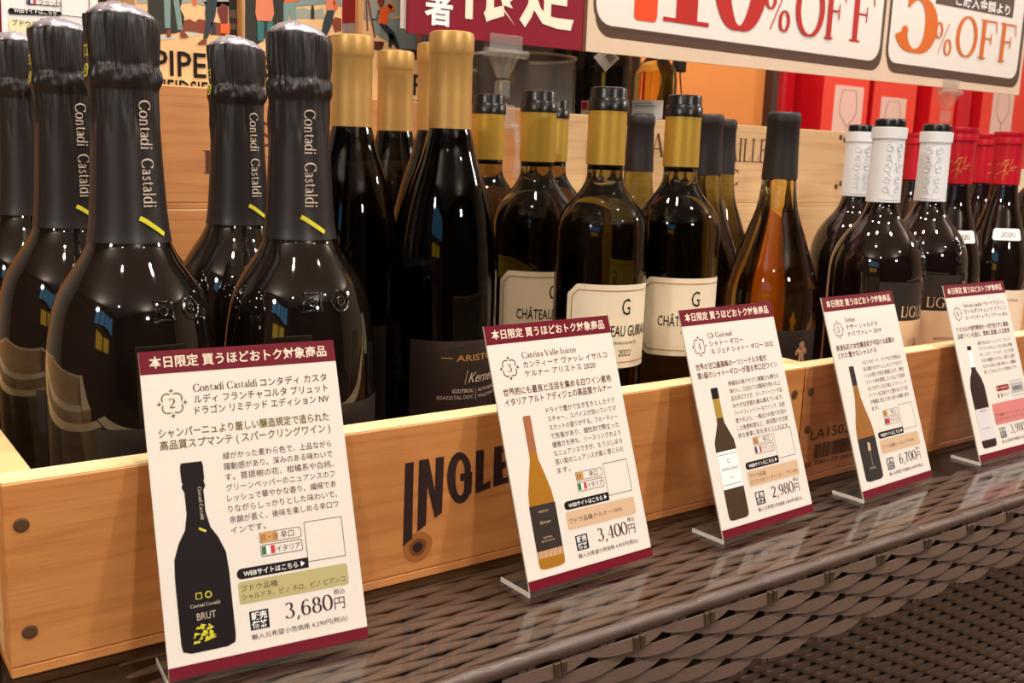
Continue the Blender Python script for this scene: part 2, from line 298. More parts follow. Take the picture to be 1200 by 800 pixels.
# ------------------------------------------------------------------ the shop room
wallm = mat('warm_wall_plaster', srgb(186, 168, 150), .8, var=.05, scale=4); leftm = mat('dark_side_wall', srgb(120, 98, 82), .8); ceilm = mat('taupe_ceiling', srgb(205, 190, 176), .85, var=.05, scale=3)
X0, X1, Y0, Y1 = -2.6, 3.8, -3.0, 2.3
struct(MB().box(X0, Y0, FLOOR - .05, X1, Y1, FLOOR).build('floor', mat('brown_floor', srgb(120, 92, 70), .35, var=.15, scale=6)))
struct(MB().box(X0, Y0, CEIL, X1, Y1, CEIL + .05).build('ceiling', ceilm))
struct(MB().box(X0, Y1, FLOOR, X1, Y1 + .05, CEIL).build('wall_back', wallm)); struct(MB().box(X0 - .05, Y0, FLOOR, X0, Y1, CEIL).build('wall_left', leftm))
struct(MB().box(X1, Y0, FLOOR, X1 + .05, Y1, CEIL).build('wall_right', wallm)); struct(MB().box(X0, Y0 - .05, FLOOR, X1, Y0, CEIL).build('wall_front', mat('dark_shop_wall', srgb(70, 56, 46), .7)))
# the shop's glazed front and lit showcase that the bottles mirror
winm = mat('lit_blue_pane', srgb(90, 150, 190), .4, emit=2.6); yelm = mat('lit_yellow_sign', srgb(250, 200, 60), .4, emit=1.8); frm = mat('black_window_frame', srgb(24, 22, 22), .5)
wn = MB().box(X0, -2.3, .85, X0 + .03, -.3, 1.7).build('window_1', frm); struct(wn)
for i in range(4): MB().box(X0 + .03, -2.26 + i * .49, .9, X0 + .035, -1.84 + i * .49, 1.65).build('pane', winm, wn)
for i, y in enumerate((-1.9, -1.2)):
    tag(MB().box(X0, y, .35, X0 + .04, y + .55, .72).build('lit_sign', yelm), 'lit yellow panel on the far left wall, %s one' % ('nearer the door', 'farther inside')[i], 'sign')

# ------------------------------------------------------------------ rattan table and its glass top
TX0, TX1 = -.12, 1.72
table = thing('rattan_table', (0, 0, 0), 0, 'brown woven rattan display table with a rolled rim under the glass', 'table')
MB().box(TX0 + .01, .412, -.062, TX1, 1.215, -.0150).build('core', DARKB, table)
# one strip: a flat ribbon that bows out over a stake and tucks under at both ends
def strip_mesh(L, hgt, out, th=.0011, n=6, flat=False):
    v = []; f = []
    for i in range(n + 1):
        t = i / n; x = (t - .5) * L; b = out * math.sin(PI * t) ** .7; nar = abs(2 * t - 1) ** 2.2
        lo = -hgt / 2 + nar * hgt * .55; hi = hgt / 2 - nar * hgt * .1
        if flat: lo = -hgt / 2 + nar * hgt * .34; hi = hgt / 2 - nar * hgt * .34
        for z, o in ((lo, b + .0011), (hi, b), (hi, b - th), (lo, b + .0011 - th)): v.append((x, -o, z))
    for i in range(n):
        for k in range(4): f.append((i * 4 + k, i * 4 + (k + 1) % 4, (i + 1) * 4 + (k + 1) % 4, (i + 1) * 4 + k))
    f += [(0, 3, 2, 1), (n * 4, n * 4 + 1, n * 4 + 2, n * 4 + 3)]
    return v, f
def inst(name, me, parent, M):
    o = bpy.data.objects.new(name, me); COL.objects.link(o); o.parent = parent; o.matrix_local = M; return o
P = .0575
proto = MB().add(*strip_mesh(P * 1.06, .0076, .0034, n=8)); so = proto.build('rattan_strip', RATTAN, table, smooth=28); sme = so.data; bpy.data.objects.remove(so)
proto = MB().add(*strip_mesh(P * 1.12, .0122, .0020, n=8, flat=True)); so = proto.build('rattan_strip', RATTAN, table, smooth=50); smf = so.data; bpy.data.objects.remove(so)
XOFF = .4961
n_sk = 0
for j in range(6):                                            # the apron
    z = -.0128 - .0083 * j
    for k in range(-10, 20):
        x = XOFF + (k + (.5 if j % 2 else 0)) * P
        if not (.30 < x < 1.45): continue
        if j == 5 and x < .4: continue
        inst('rattan_strip', sme, table, Matrix.Translation((x, .4005, z + random.uniform(-.0003, .0003))) @ Matrix.Rotation(random.uniform(-.012, .012), 4, 'Y'))
stake = MB().box(-.0024, 0, -.054, .0024, .0014, .003).build('stake', RATTAN, table).data; bpy.data.objects.remove(bpy.data.objects['stake'])
for k in range(-14, 34):
    x = XOFF - P / 4 + (k + .5) * P / 2 + P / 4
    if .30 < x < 1.45:
        for d in (-.0034, .0028): inst('stake', stake, table, Matrix.Translation((x + d, .3995, -.007)))
# rolled rim, one wrapped length after the other, with its vertical bindings
seg = MB(); seg.lathe([(.0001, -P / 2 - .002), (.0040, -P / 2 - .002), (.0044, -P / 2 - .0015), (.0051, -P / 2 + .0012), (.0049, 0), (.0043, P / 2), (.0001, P / 2)], 14, cap=False)
sg = seg.build('rim_roll', RIMM, table, smooth=40); sgm = sg.data; bpy.data.objects.remove(sg)
bind = MB()
for d in (-.0044, .0009): bind.box(d, -.0032, -.0050, d + .0040, -.0008, .0035)
bo = bind.build('rim_binding', RATTAN2, table, bevel=.0004); bom = bo.data; bpy.data.objects.remove(bo)
for k in range(-7, 20):
    x = .3840 + .0 + (k - .0) * .0588
    if .12 < x < 1.5:
        inst('rim_roll', sgm, table, Matrix.Translation((x - .029, .4028, -.0050)) @ Matrix.Rotation(PI / 2, 4, 'Y') @ Matrix.Rotation(random.random() * 6, 4, 'Z'))
        inst('rim_binding', bom, table, Matrix.Translation((x + .004, .3988, -.0118)))
# the woven top seen through the glass
RZ = Matrix.Rotation(-PI / 2, 4, 'X')
for j in range(15):
    y = .4145 + .0077 * j
    for k in range(-3, 24):
        x = .2805 + (k + (.5 if j % 2 else 0)) * .0598
        lim = 1.35 if j < 9 else .8
        if .14 < x < lim: inst('rattan_strip', smf, table, Matrix.Translation((x, y, -.0105 + random.uniform(-.0002, .0002))) @ RZ @ Matrix.Rotation(-.10, 4, 'X') @ Matrix.Rotation(random.uniform(-.012, .012), 4, 'Y'))
# lower body: a finer, shadowed weave set back under the apron
body = MB(); c0 = at(1050, 740, .50); dv = Vector((math.cos(math.radians(-10)), math.sin(math.radians(-10)), 0)); nv = Vector((dv.y, -dv.x, 0))
sv, sf = strip_mesh(.0300, .0078, .0022, n=4)
for j in range(46):
    z0 = -.066 - .0068 * j
    for k in range(-20, 38):
        base = c0 + dv * ((k + (.5 if j % 2 else 0)) * .0290); base.z = z0
        if base.x < .35: continue
        body.add(sv, sf, lambda x, y, z: base + dv * x + nv * (-y) + Vector((0, 0, z)))
bo = body.build('lower_weave', RATTAN, table, smooth='all'); bo['kind'] = 'stuff'
pl = MB(); 
def fr(x, y, z): return c0 * 1 + dv * x - nv * y + Vector((0, 0, z - c0.z))
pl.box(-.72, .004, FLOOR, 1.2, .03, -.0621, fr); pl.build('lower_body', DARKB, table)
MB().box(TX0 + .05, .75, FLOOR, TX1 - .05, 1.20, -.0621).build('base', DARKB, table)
gl = MB().box(TX0, .4075, -.005, TX1, 1.215, 0).build('glass_top', TABLEG, table, bevel=.0008); gl['label'] = 'clear glass sheet over the weave'

# ------------------------------------------------------------------ wooden crates
def board(name, x0, y0, z0, x1, y1, z1, m, par, bev=.0006):
    o = MB().box(x0 - (x0 + x1) / 2, y0 - (y0 + y1) / 2, z0 - (z0 + z1) / 2, x1 - (x0 + x1) / 2, y1 - (y0 + y1) / 2, z1 - (z0 + z1) / 2).build(name, m, par, bevel=bev)
    o.location = Vector(((x0 + x1) / 2, (y0 + y1) / 2, (z0 + z1) / 2)); return o
NAIL = mat('dark_nail', srgb(92, 62, 34), .6, bump=.4, bscale=2500)
def nail(par, x, y, z, r=.0037):
    o = MB().lathe([(r, -.0006), (r, .0002), (r * .8, .0006)], 14).build('nail', NAIL, par); o.rotation_euler = (PI / 2, 0, 0); o.location = (x, y, z)
def crate(name, x0, x1, y0, y1, z0, top, label, m, me, th=.018, eth=.0175, bott=.0055, side_top=None, nails=(), rim=True):
    t = thing(name, ((x0 + x1) / 2, (y0 + y1) / 2, z0), 0, label, 'crate'); ox, oy, oz = t.location
    def b(n, a, c, d, e, f, g, mm=m): return board(n, a - ox, c - oy, d - oz, e - ox, f - oy, g - oz, mm, t)
    fb = b('front_board', x0, y0, z0 + bott + .0003, x1, y0 + th, top); b('lit_top_edge', x0 + .0004, y0 + .0004, top, x1 - .0004, y0 + th - .0004, top + .0003, EDGE); b('back_board', x0, y1 - th, z0 + bott + .0003, x1, y1, top)  # top strip painted paler than its board to carry the overhead light
    st = side_top or top
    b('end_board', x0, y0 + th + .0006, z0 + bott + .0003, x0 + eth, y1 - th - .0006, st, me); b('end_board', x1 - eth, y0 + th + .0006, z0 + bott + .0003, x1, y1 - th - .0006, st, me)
    b('bottom_board', x0, y0, z0, x1, y1, z0 + bott)
    for (x, z) in nails: nail(t, x - ox, y0 - oy - .0002, z - oz)
    return t
CT = .1008
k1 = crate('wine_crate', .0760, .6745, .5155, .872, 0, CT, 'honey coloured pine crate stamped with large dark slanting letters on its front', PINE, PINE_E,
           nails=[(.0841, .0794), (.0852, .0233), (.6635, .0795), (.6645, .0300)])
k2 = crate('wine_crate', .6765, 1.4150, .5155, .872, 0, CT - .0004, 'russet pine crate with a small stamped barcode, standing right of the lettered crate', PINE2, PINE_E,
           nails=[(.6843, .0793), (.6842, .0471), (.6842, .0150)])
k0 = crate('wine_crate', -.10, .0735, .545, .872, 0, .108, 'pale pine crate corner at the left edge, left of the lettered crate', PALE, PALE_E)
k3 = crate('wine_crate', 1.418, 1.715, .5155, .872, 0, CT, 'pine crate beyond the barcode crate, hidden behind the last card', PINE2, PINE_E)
# stamped letters on the first crate: outlines measured on the board
def onf(X, Y): return ((lambda p: (p.x, p.z))(at(400 + X / 3.637, 480 + Y / 3.637, .5155)))
LET = {'I': [(272, 228), (308, 221), (301, 547), (262, 581)],
       'N': [(331, 215), (372, 208), (398, 345), (402, 204), (437, 198), (428, 437), (398, 461), (366, 322), (360, 489), (323, 520)],
       'L': [(573, 174), (607, 169), (603, 318), (634, 300), (633, 331), (570, 356)],
       'E': [(651, 158), (700, 150), (702, 178), (682, 182), (684, 222), (700, 218), (702, 246), (685, 250), (688, 292), (712, 284), (714, 306), (646, 327)]}
st = FL(); cx, cy = k1.location.x, k1.location.y
def onb(x, y, z): return (x - cx, .5155 - cy - .0003, y - 0)
for L_ in LET.values(): st.poly([onf(*p) for p in L_], onb)
oo = ell(504, 289, 54, 110, 42, 332, 26); ii = ell(506, 289, 21, 76, 42, 332, 26)
ring(st, [onf(*p) for p in oo], [onf(*p) for p in ii], onb)
st.poly([onf(*p) for p in [(505, 272), (557, 262), (553, 352), (524, 378), (524, 300), (506, 304)]], lambda x, y, z: (x - cx, .5155 - cy - .0005, y))
fbd = [c for c in k1.children if c.name.startswith('front_board')][0]
def reparent(o, p): o.parent = p; o.location = -p.location
s_ = st.build('stamped_letters', STAMP, fbd); s_.location = -fbd.location; s_['label'] = 'large dark stamped letters slanting up'
kn = FL(); p = onf(325, 585)
for k, (r, mm) in enumerate(((.0105, mat('knot_ring', srgb(176, 108, 54), .6)), (.0062, mat('knot_mid', srgb(130, 72, 34), .6)), (.0036, mat('knot_core', srgb(44, 24, 14), .7)))):
    q = FL().poly([(p[0] + r * math.cos(a * PI / 18) * (1 + .05 * math.sin(a * PI / 6)), p[1] + r * .95 * math.sin(a * PI / 18)) for a in range(36)], lambda x, y, z: (x - cx, .5155 - cy - .00012 - .00008 * k, y))
    o = q.build('wood_knot', mm, fbd); o.location = -fbd.location
# the stamp and barcode on the second crate
st = FL(); cx, cy = k2.location.x, k2.location.y; fb2 = [c for c in k2.children if c.name.startswith('front_board')][0]
f2 = lambda x, y, z: (x - cx, .5155 - cy - .0003, y)
text(st, 'LA1502 00', .6895, .0372, .0125, f2, w=.075)
x = .696; 
while x < .764:
    wd = random.choice((.0005, .0008, .0013)); st.poly([(x, .0195), (x + wd, .0195), (x + wd, .0325), (x, .0325)], f2); x += wd + random.choice((.0005, .0008, .001))
text(st, '2 700172 001509', .688, .0140, .0052, f2, w=.078)
s_ = st.build('stamped_code', STAMP, fb2); s_.location = -fb2.location

# crates behind, two high
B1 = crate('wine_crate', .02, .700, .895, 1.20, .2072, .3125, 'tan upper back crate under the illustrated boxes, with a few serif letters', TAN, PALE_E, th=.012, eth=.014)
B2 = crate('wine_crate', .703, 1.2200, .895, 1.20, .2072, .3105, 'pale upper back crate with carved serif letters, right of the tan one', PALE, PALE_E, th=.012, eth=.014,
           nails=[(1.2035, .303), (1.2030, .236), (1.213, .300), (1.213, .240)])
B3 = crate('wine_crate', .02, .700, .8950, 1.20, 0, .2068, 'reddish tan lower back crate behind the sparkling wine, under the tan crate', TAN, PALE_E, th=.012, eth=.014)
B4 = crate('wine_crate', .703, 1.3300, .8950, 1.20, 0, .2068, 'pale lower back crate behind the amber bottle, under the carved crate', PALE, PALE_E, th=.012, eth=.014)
def carved(par, items):
    st = FL(); cx, cy = par.location.x, par.location.y; cz = par.location.z; fb = [c for c in par.children if c.name.startswith('front_board')][0]
    for s, u0, u1, vb, vt in items:
        a, b, t = at(u0, vb, .895), at(u1, vb, .895), at(u0, vt, .895)
        serif(st, s, a.x, a.z, (t.z - a.z) / .7, lambda x, y, z: (x - cx, .895 - cy - .0003 - z, y - cz), w=b.x - a.x)
    o = st.build('carved_letters', CARVE, fb); o.location = -fb.location
carved(B1, [('I', 236, 252, 203, 176), ('S', 300, 320, 171, 143), ('C', 365, 388, 172, 150)])
carved(B2, [('A', 762, 778, 183, 156), ('AILLE', 852, 898, 189, 161), ('C', 852, 865, 217, 198)])

# ------------------------------------------------------------------ bottles
def conv(pr, s, u):                                          # (row, half width) read at one reference bottle -> (radius, height above its foot)
    return [(hw * s, H0 + (vh(u) - v) * s * (.955 if v < vh(u) else 1) - .0055) for v, hw in pr]
def zf(v, u, s, r): return H0 - (v - vh(u)) * (s - r / F) - .0055      # height of a mark on the near face of a bottle
def smooth_prof(p, n=3):
    out = []
    for i in range(len(p) - 1):
        a = p[max(i - 1, 0)]; b = p[i]; c = p[i + 1]; d = p[min(i + 2, len(p) - 1)]
        for k in range(n):
            t = k / n; f = lambda j: .5 * (2 * b[j] + (c[j] - a[j]) * t + (2 * a[j] - 5 * b[j] + 4 * c[j] - d[j]) * t * t + (3 * b[j] - a[j] - 3 * c[j] + d[j]) * t ** 3)
            out.append((max(f(0), .0005), f(1)))
    return out + [p[-1]]
def rad_at(prof, z):
    P_ = sorted((b, a) for a, b in prof)
    for (z0, r0), (z1, r1) in zip(P_, P_[1:]):
        if z0 <= z <= z1: return r0 + (r1 - r0) * (z - z0) / max(1e-9, z1 - z0)
    return P_[0][1] if z < P_[0][0] else P_[-1][1]
def wrap(prof, ph, z0, eps=.0003, rot=False):                # flat drawing (metres) -> bottle surface, centred on angle ph
    def f(x, y, z=0):
        if rot: x, y = y, -x
        zz = z0 + y; r = rad_at(prof, zz) + eps + z; a = ph + x / max(.01, rad_at(prof, z0))
        return (r * math.sin(a), -r * math.cos(a), zz)
    return f
def label(prof, ph, half, z0, z1, eps=.00022, notch=0, n=36, m=None, name='label', par=None):
    v = []; f = []; r0 = rad_at(prof, (z0 + z1) / 2)
    for i in range(n + 1):
        a = ph - half + 2 * half * i / n; e = min(i, n - i) / n * 2 * half * r0; c = max(0, notch - e); rw = 2
        for z in (z0 + c, z1 - c): r = rad_at(prof, z) + eps; v.append((r * math.sin(a), -r * math.cos(a), z))
    f = [(2 * i, 2 * i + 2, 2 * i + 3, 2 * i + 1) for i in range(n)]
    L = FL().add(v, f); return L.build(name, m, par, smooth='all')
def wline(prof, ph, pts, w, z0, m, name, par, eps=.0004, closed=False):
    q = []
    P_ = list(pts) + ([pts[0]] if closed else [])
    for a, b in zip(P_, P_[1:]):
        k = max(1, int(math.hypot(b[0] - a[0], b[1] - a[1]) / .003)); q += [(a[0] + (b[0] - a[0]) * i / k, a[1] + (b[1] - a[1]) * i / k) for i in range(k)]
    q.append(P_[-1]); mb = FL(); line(mb, q, w, wrap(prof, ph, z0, eps)); return mb.build(name, m, par)
R = math.radians
def bottle_root(name, cat='bottle'): return thing(name, (0, 0, 0), 0, 'x', cat)

# sparkling wine bottle ------------------------------------------------
sA = .000481
pA = conv([(285, 47.5), (300, 55), (317, 66.5), (340, 80.5), (360, 88), (375, 91.5), (395, 95), (425, 98), (480, 99)], sA, 148)
zb = .0
bodyA = [(.030, .0), (.043, .001), (.0474, .005), (.0476, .020)] + [(.0476, .09)] + smooth_prof(pA)[::-1] + [(.016, .24), (.0155, .31), (.0001, .31)]
bodyA = [p for i, p in enumerate(bodyA) if i < 5 or p[1] > .09]
foilA = conv([(282, 47.6), (280, 47.3), (268, 45.4), (240, 42.8), (200, 40.3), (150, 38), (112, 37.3), (104, 38), (96, 40.5), (86, 40.5), (78, 38.5), (70, 38.8), (50, 39.5), (34, 39.6), (27, 39.2), (23, 38.4)], sA, 148)
foilAs = smooth_prof(foilA, 4)
rnd = random.Random(3); PH = [rnd.random() * 6.3 for _ in range(12)]
def crinkle(r, z, a):
    t = max(0, min(1, (z - .258) / .02)); e = .00012 * math.sin(4 * a + PH[8])
    e += t * (.00055 * math.sin(9 * a + PH[0] + 25 * z) + .0004 * math.sin(17 * a + PH[1] - 60 * z) + .0003 * math.sin(31 * a + PH[2] + 160 * z) + .0005 * math.sin(5 * a + PH[3] + 90 * z))
    if z > .268: e += .0004 * math.sin(23 * a + PH[4])
    tw = math.exp(-((z - .2950) / .006) ** 2); e += tw * (.0007 * math.sin(7 * a + 500 * z) * math.sin(13 * a + PH[5]))
    seam = math.exp(-((a - 5.35) / .03) ** 2) * .0007 * (1 if z < .29 else .3)
    dip = (.0018 * math.sin(a + 2.2) + .0006 * math.sin(3 * a + PH[6])) * max(0, min(1, (z - .31) / .02))
    return r + e + seam, z + dip - (.0006 * abs(math.sin(2 * a + PH[7])) if z < .20 else 0)
T0 = R(34)
def make_champ():
    t = bottle_root('sparkling_wine_bottle')
    g = MB().lathe(bodyA, 72).build('glass_body', BGL, t, smooth='all')
    fo = MB().lathe(foilAs, 96, cap=False, wob=crinkle).build('neck_foil', FOIL, t, smooth='all')
    zt = foilA[-1][1]; tp = MB().lathe([(foilA[-1][0] + .0001, zt - .0006), (.0165, zt + .0022), (.012, zt + .0052), (.006, zt + .0066), (.0004, zt + .0068)], 64, wob=lambda r, z, a: (r + (.0004 * math.sin(9 * a + 300 * z) + .0003 * math.sin(23 * a)) * (r > .003), z + .0018 * math.sin(a + 2.2) + .0005 * math.sin(11 * a + 700 * r) * (r > .003)), cap=True).build('foil_top', FOILT, fo, smooth='all'); tp['label'] = 'crumpled silvery top of the foil'
    m = FL(); z0 = zf(181, 148, sA, .019)
    wr = wrap(foilA, T0, z0, .0011, rot=True)
    serif(m, 'Contadi  Castaldi', 0, -.0040, .0098, wr, w=.0585, al='c', heavy=1.05)
    m.build('lettering', SILV, fo)
    m = FL(); zd = zf(266, 148, sA, .022); line(m, [(-.0075, .0046), (-.0045, .003), (0, .0), (.0045, -.003), (.0072, -.0048)], .0026, wrap(foilA, T0 + .02, zd, .0006))
    m.build('slanted_dash', YEL, fo)['label'] = 'yellow dash'
    m = FL(); ze = H0 - (80 - vh(148)) * sA - .0055; wq = wrap(foilA, T0 - R(106), ze, .0012)
    line(m, [(-.0028, -.0065), (0, -.0055), (.0028, -.0065), (.002, -.0035), (.0028, -.0005), (0, -.0015), (-.0028, -.0005), (-.002, -.0035)], .0009, lambda x, y, z: wq(x, y + .0095, z), closed=True)
    line(m, ell(0, 0, .0032, .0032, n=16), .0011, lambda x, y, z: wq(x, y - .0045, z)); line(m, ell(0, 0, .0012, .0012, n=8), .0008, lambda x, y, z: wq(x, y - .0045, z))
    m.build('emblem', YEL, fo)['label'] = 'yellow square and ring mark'
    e = MB(); zq = zf(371, 148, sA, .043)
    for dphi, sh in ((-11, 'sq'), (14, 'o')):
        w_ = wrap(bodyA, T0 + R(dphi), zq, .0001)
        if sh == 'sq': pts = [(-.0058, -.0058), (-.0045, 0), (-.0058, .0058), (0, .0045), (.0058, .0058), (.0045, 0), (.0058, -.0058), (0, -.0045), (-.0058, -.0058)]
        else: pts = ell(0, 0, .0060, .0060, n=20)
        e.tube([w_(*p) for p in pts], .0008, 6); e.tube([w_(*p) for p in ell(0, 0, .0024, .0024, n=12)], .0008, 6)
        if sh == 'o': e.tube([w_(-.0006, 0), w_(.0006, 0)], .0011, 6)
    e.build('embossed_emblem', BGL, g, smooth='all')
    label(bodyA, T0 + .05, R(62), .02, .105, m=DKLAB, par=t)
    return t

# the tall bottles with long gold capsules --------------------------------
sK = .000604
capK = conv([(152, 25.2), (110, 24.7), (68, 24.6), (65, 25.4), (62, 26), (45, 26), (40, 25), (38.6, 22), (38.2, .5)], sK, 528)
pK = conv([(150, 24), (160, 26.5), (180, 31), (200, 37.5), (220, 44), (250, 51.5), (280, 56.8), (310, 59.3), (350, 60), (400, 60)], sK, 528)
bodyK = [(.018, .004), (.022, .0), (.033, .0008), (.0358, .004), (60 * sK, .010), (60 * sK, .06)] + smooth_prof(pK)[::-1] + [(.0135, .25), (.0130, .335), (.0001, .335)]
bodyK = [p for i, p in enumerate(bodyK) if i < 6 or p[1] > .06]
def capsule(prof, m, par, z0=None):
    return MB().lathe(prof if prof[-1][0] < .001 else prof + [(.0001, prof[-1][1])], 56, cap=False).build('capsule', m, par, smooth=50)
def make_kern():
    t = bottle_root('tall_wine_bottle'); MB().lathe(bodyK, 64).build('glass_body', KGL, t, smooth='all')
    capsule(capK, GOLDC, t); ph = R(28); zl = zf(404, 524, sK, .035)
    l = label(bodyK, ph, R(70), .03, zl, m=KLAB, par=t, eps=.0003)
    m = FL(); w_ = wrap(bodyK, ph, zl - .0125, .0006)
    text(m, 'ARISTOS', -.0095, -.0018, .0062, w_, w=.036, bold=.01); line(m, [(-.020, .0006), (-.012, .0006)], .0006, w_)
    m.build('gold_title', GOLDC, l)
    m = FL(); w_ = wrap(bodyK, ph, zl - .030, .0006); text(m, 'Kerner', -.0005, 0, .0105, w_, w=.024, slant=.45); line(m, [(-.001, .009), (-.003, -.001)], .0004, w_); line(m, [(.006, -.004), (.006, -.013)], .0003, w_)
    text(m, 'SÜDTIROL', .004, -.007, .0038, w_, w=.0160, bold=.015, al='r'); text(m, 'EISACKTAL DOC', .004, -.0115, .0038, w_, w=.0265, al='r'); text(m, 'ALTO ADIGE', .008, -.007, .0034, w_, bold=.01); text(m, 'VALLE ISARCO', .008, -.0115, .0034, w_)
    m.build('fine_lettering', SILV, l)
    return t

# Bordeaux shaped bottles with screw cap, gold band and ivory label --------
sC = .000651
capC = conv([(131, 22.6), (130.5, 23.4), (119, 23.4), (117.5, 22.2), (115, 21.4), (106, 21.4), (104, 20.6), (103, 18), (102.6, .5)], sC, 714)
bandC = conv([(194.5, 22.6), (160, 22.4), (130, 22.4)], sC, 714)
pC = conv([(194, 21), (208, 21.2), (215, 23), (224, 28), (232, 34), (245, 45), (257, 51), (268, 53.7), (280, 54.5), (300, 54.7)], sC, 709)
RC = 54.7 * sC
bodyC = [(.018, .004), (.022, .0), (.033, .0008), (RC - .0012, .003), (RC, .008), (RC, .06)] + smooth_prof(pC)[::-1] + [(.0133, .25), (.0133, .305), (.0001, .305)]
def make_chat():
    t = bottle_root('white_wine_bottle'); MB().lathe(bodyC, 64).build('glass_body', CGL, t, smooth='all')
    MB().lathe(capC, 56, cap=False).build('screw_cap', BLKC, t, smooth=40); MB().lathe(bandC, 56, cap=False).build('gold_band', GOLDY, t, smooth='all')
    ph = R(36); z1 = zf(336, 709, sC, RC); z0 = zf(438, 709, sC, RC)
    l = label(bodyC, ph, R(78), z0, z1, notch=.0085, m=PAPER, par=t, eps=.0003); zc = (z0 + z1) / 2; hw = R(78) * RC; hh = (z1 - z0) / 2
    q = .0045; c = .0085; P_ = [(-hw + q, -hh + c + q * .3), (-hw + c + q * .3, -hh + q), (hw - c - q * .3, -hh + q), (hw - q, -hh + c + q * .3), (hw - q, hh - c - q * .3), (hw - c - q * .3, hh - q), (-hw + c + q * .3, hh - q), (-hw + q, hh - c - q * .3)]
    wline(bodyC, ph, P_, .0007, zc, PAPERG, 'gold_line', l, .0005, True)
    m = FL(); w_ = wrap(bodyC, ph, zc, .0006)
    text(m, 'G', -.0008, .0090, .0178, w_, w=.0075, al='c'); text(m, 'CHÂTEAU GUIRAUD', 0, -.0072, .0118, w_, w=.062, al='c', bold=.008)
    text(m, 'BORDEAUX BLANC SEC', 0, -.0133, .0030, w_, w=.024, al='c'); serif(m, '2022', 0, -.0225, .0072, w_, w=.0118, al='c')
    m.build('label_lettering', INK, l)
    label(bodyC, ph + PI, R(40), z0 + .01, z1 - .012, m=PAPER, par=t, eps=.0003, name='back_label')
    return t

# Burgundy shaped amber bottles with charcoal capsule ----------------------
sT = .00078
capT = conv([(211, 20.8), (180, 19.3), (148, 18.6), (146, 19.4), (141, 19.6), (136, 19.2), (134, 18.6), (132, 17), (131.4, .5)], sT, 918)
pT = conv([(209, 19.6), (225, 20.7), (240, 23), (250, 25.2), (275, 34), (300, 43), (325, 51), (345, 54.6), (365, 55)], sT, 912)
RT_ = 55 * sT
bodyT = [(.018, .004), (.025, .0), (.038, .0008), (RT_ - .0012, .003), (RT_, .008), (RT_, .06)] + smooth_prof(pT)[::-1] + [(.0140, .245), (.0138, .300), (.0001, .300)]
def make_teth():
    t = bottle_root('amber_wine_bottle'); MB().lathe(bodyT, 64).build('glass_body', TGL, t, smooth='all'); MB().lathe(capT, 56, cap=False).build('capsule', DRKC, t, smooth=50)
    ph = R(20); z1 = zf(391, 905, sT, RT_); l = label(bodyT, ph, R(100), .025, z1, m=DKLAB, par=t, eps=.0003)
    m = FL(); w_ = wrap(bodyT, ph + R(27), z1 - .0200, .0007)
    k = .00052
    for pl_ in ([(-7, 14), (-3, 19), (3, 19), (6, 14), (5, 9), (-5, 9)], [(-10, 8), (-4, 10), (6, 10), (11, 6), (13, -3), (9, -4), (7, 2), (6, -8), (-6, -8), (-7, 2), (-11, -6), (-14, -5), (-13, 3)], [(-6, -8), (0, -8), (-1, -16), (-2, -26), (-8, -26), (-8, -18)], [(0, -8), (6, -8), (8, -16), (8, -26), (2, -26), (2, -16)]):
        m.poly([(x * k, y * k) for x, y in pl_], w_)
    m.build('suited_figure', mat('sand_print', srgb(176, 140, 108), .6, var=.4, scale=700), l)['label'] = 'small sand coloured figure printed on the label'
    m = FL(); m.poly([(x * k, y * k) for x, y in [(0, 12), (4, 13), (5, 8), (2, 2), (-1, 4)]], lambda x, y, z: w_(x, y, .0003)); m.build('figure_detail', GOLDINK, l)
    return t

# squat dark bottles with white capsule and peach label ---------------------
sU = .000823
capU = conv([(238, 19.4), (200, 18.6), (164, 18.3), (163.5, 19.8), (150.5, 20), (150, 17)], sU, 1043)
blkU = conv([(151, 17), (143, 17.2), (141, 16.6), (140, 15), (139.8, .5)], sU, 1043)
pU = conv([(236, 17.6), (242, 18), (257, 23.8), (272, 36), (288, 46.3), (307, 52.6), (330, 54), (350, 54)], sU, 1036)
RU = 54 * sU
bodyU = [(.018, .004), (.025, .0), (.038, .0008), (RU - .0012, .003), (RU, .008), (RU, .06)] + smooth_prof(pU)[::-1] + [(.0138, .23), (.0136, .300), (.0001, .300)]
def spiral(cx, cy, r, t0, turns, sg, n=14): return [(cx + r * (1 - .75 * i / n) * math.cos(t0 + sg * turns * 2 * PI * i / n), cy + r * (1 - .75 * i / n) * math.sin(t0 + sg * turns * 2 * PI * i / n)) for i in range(n + 1)]
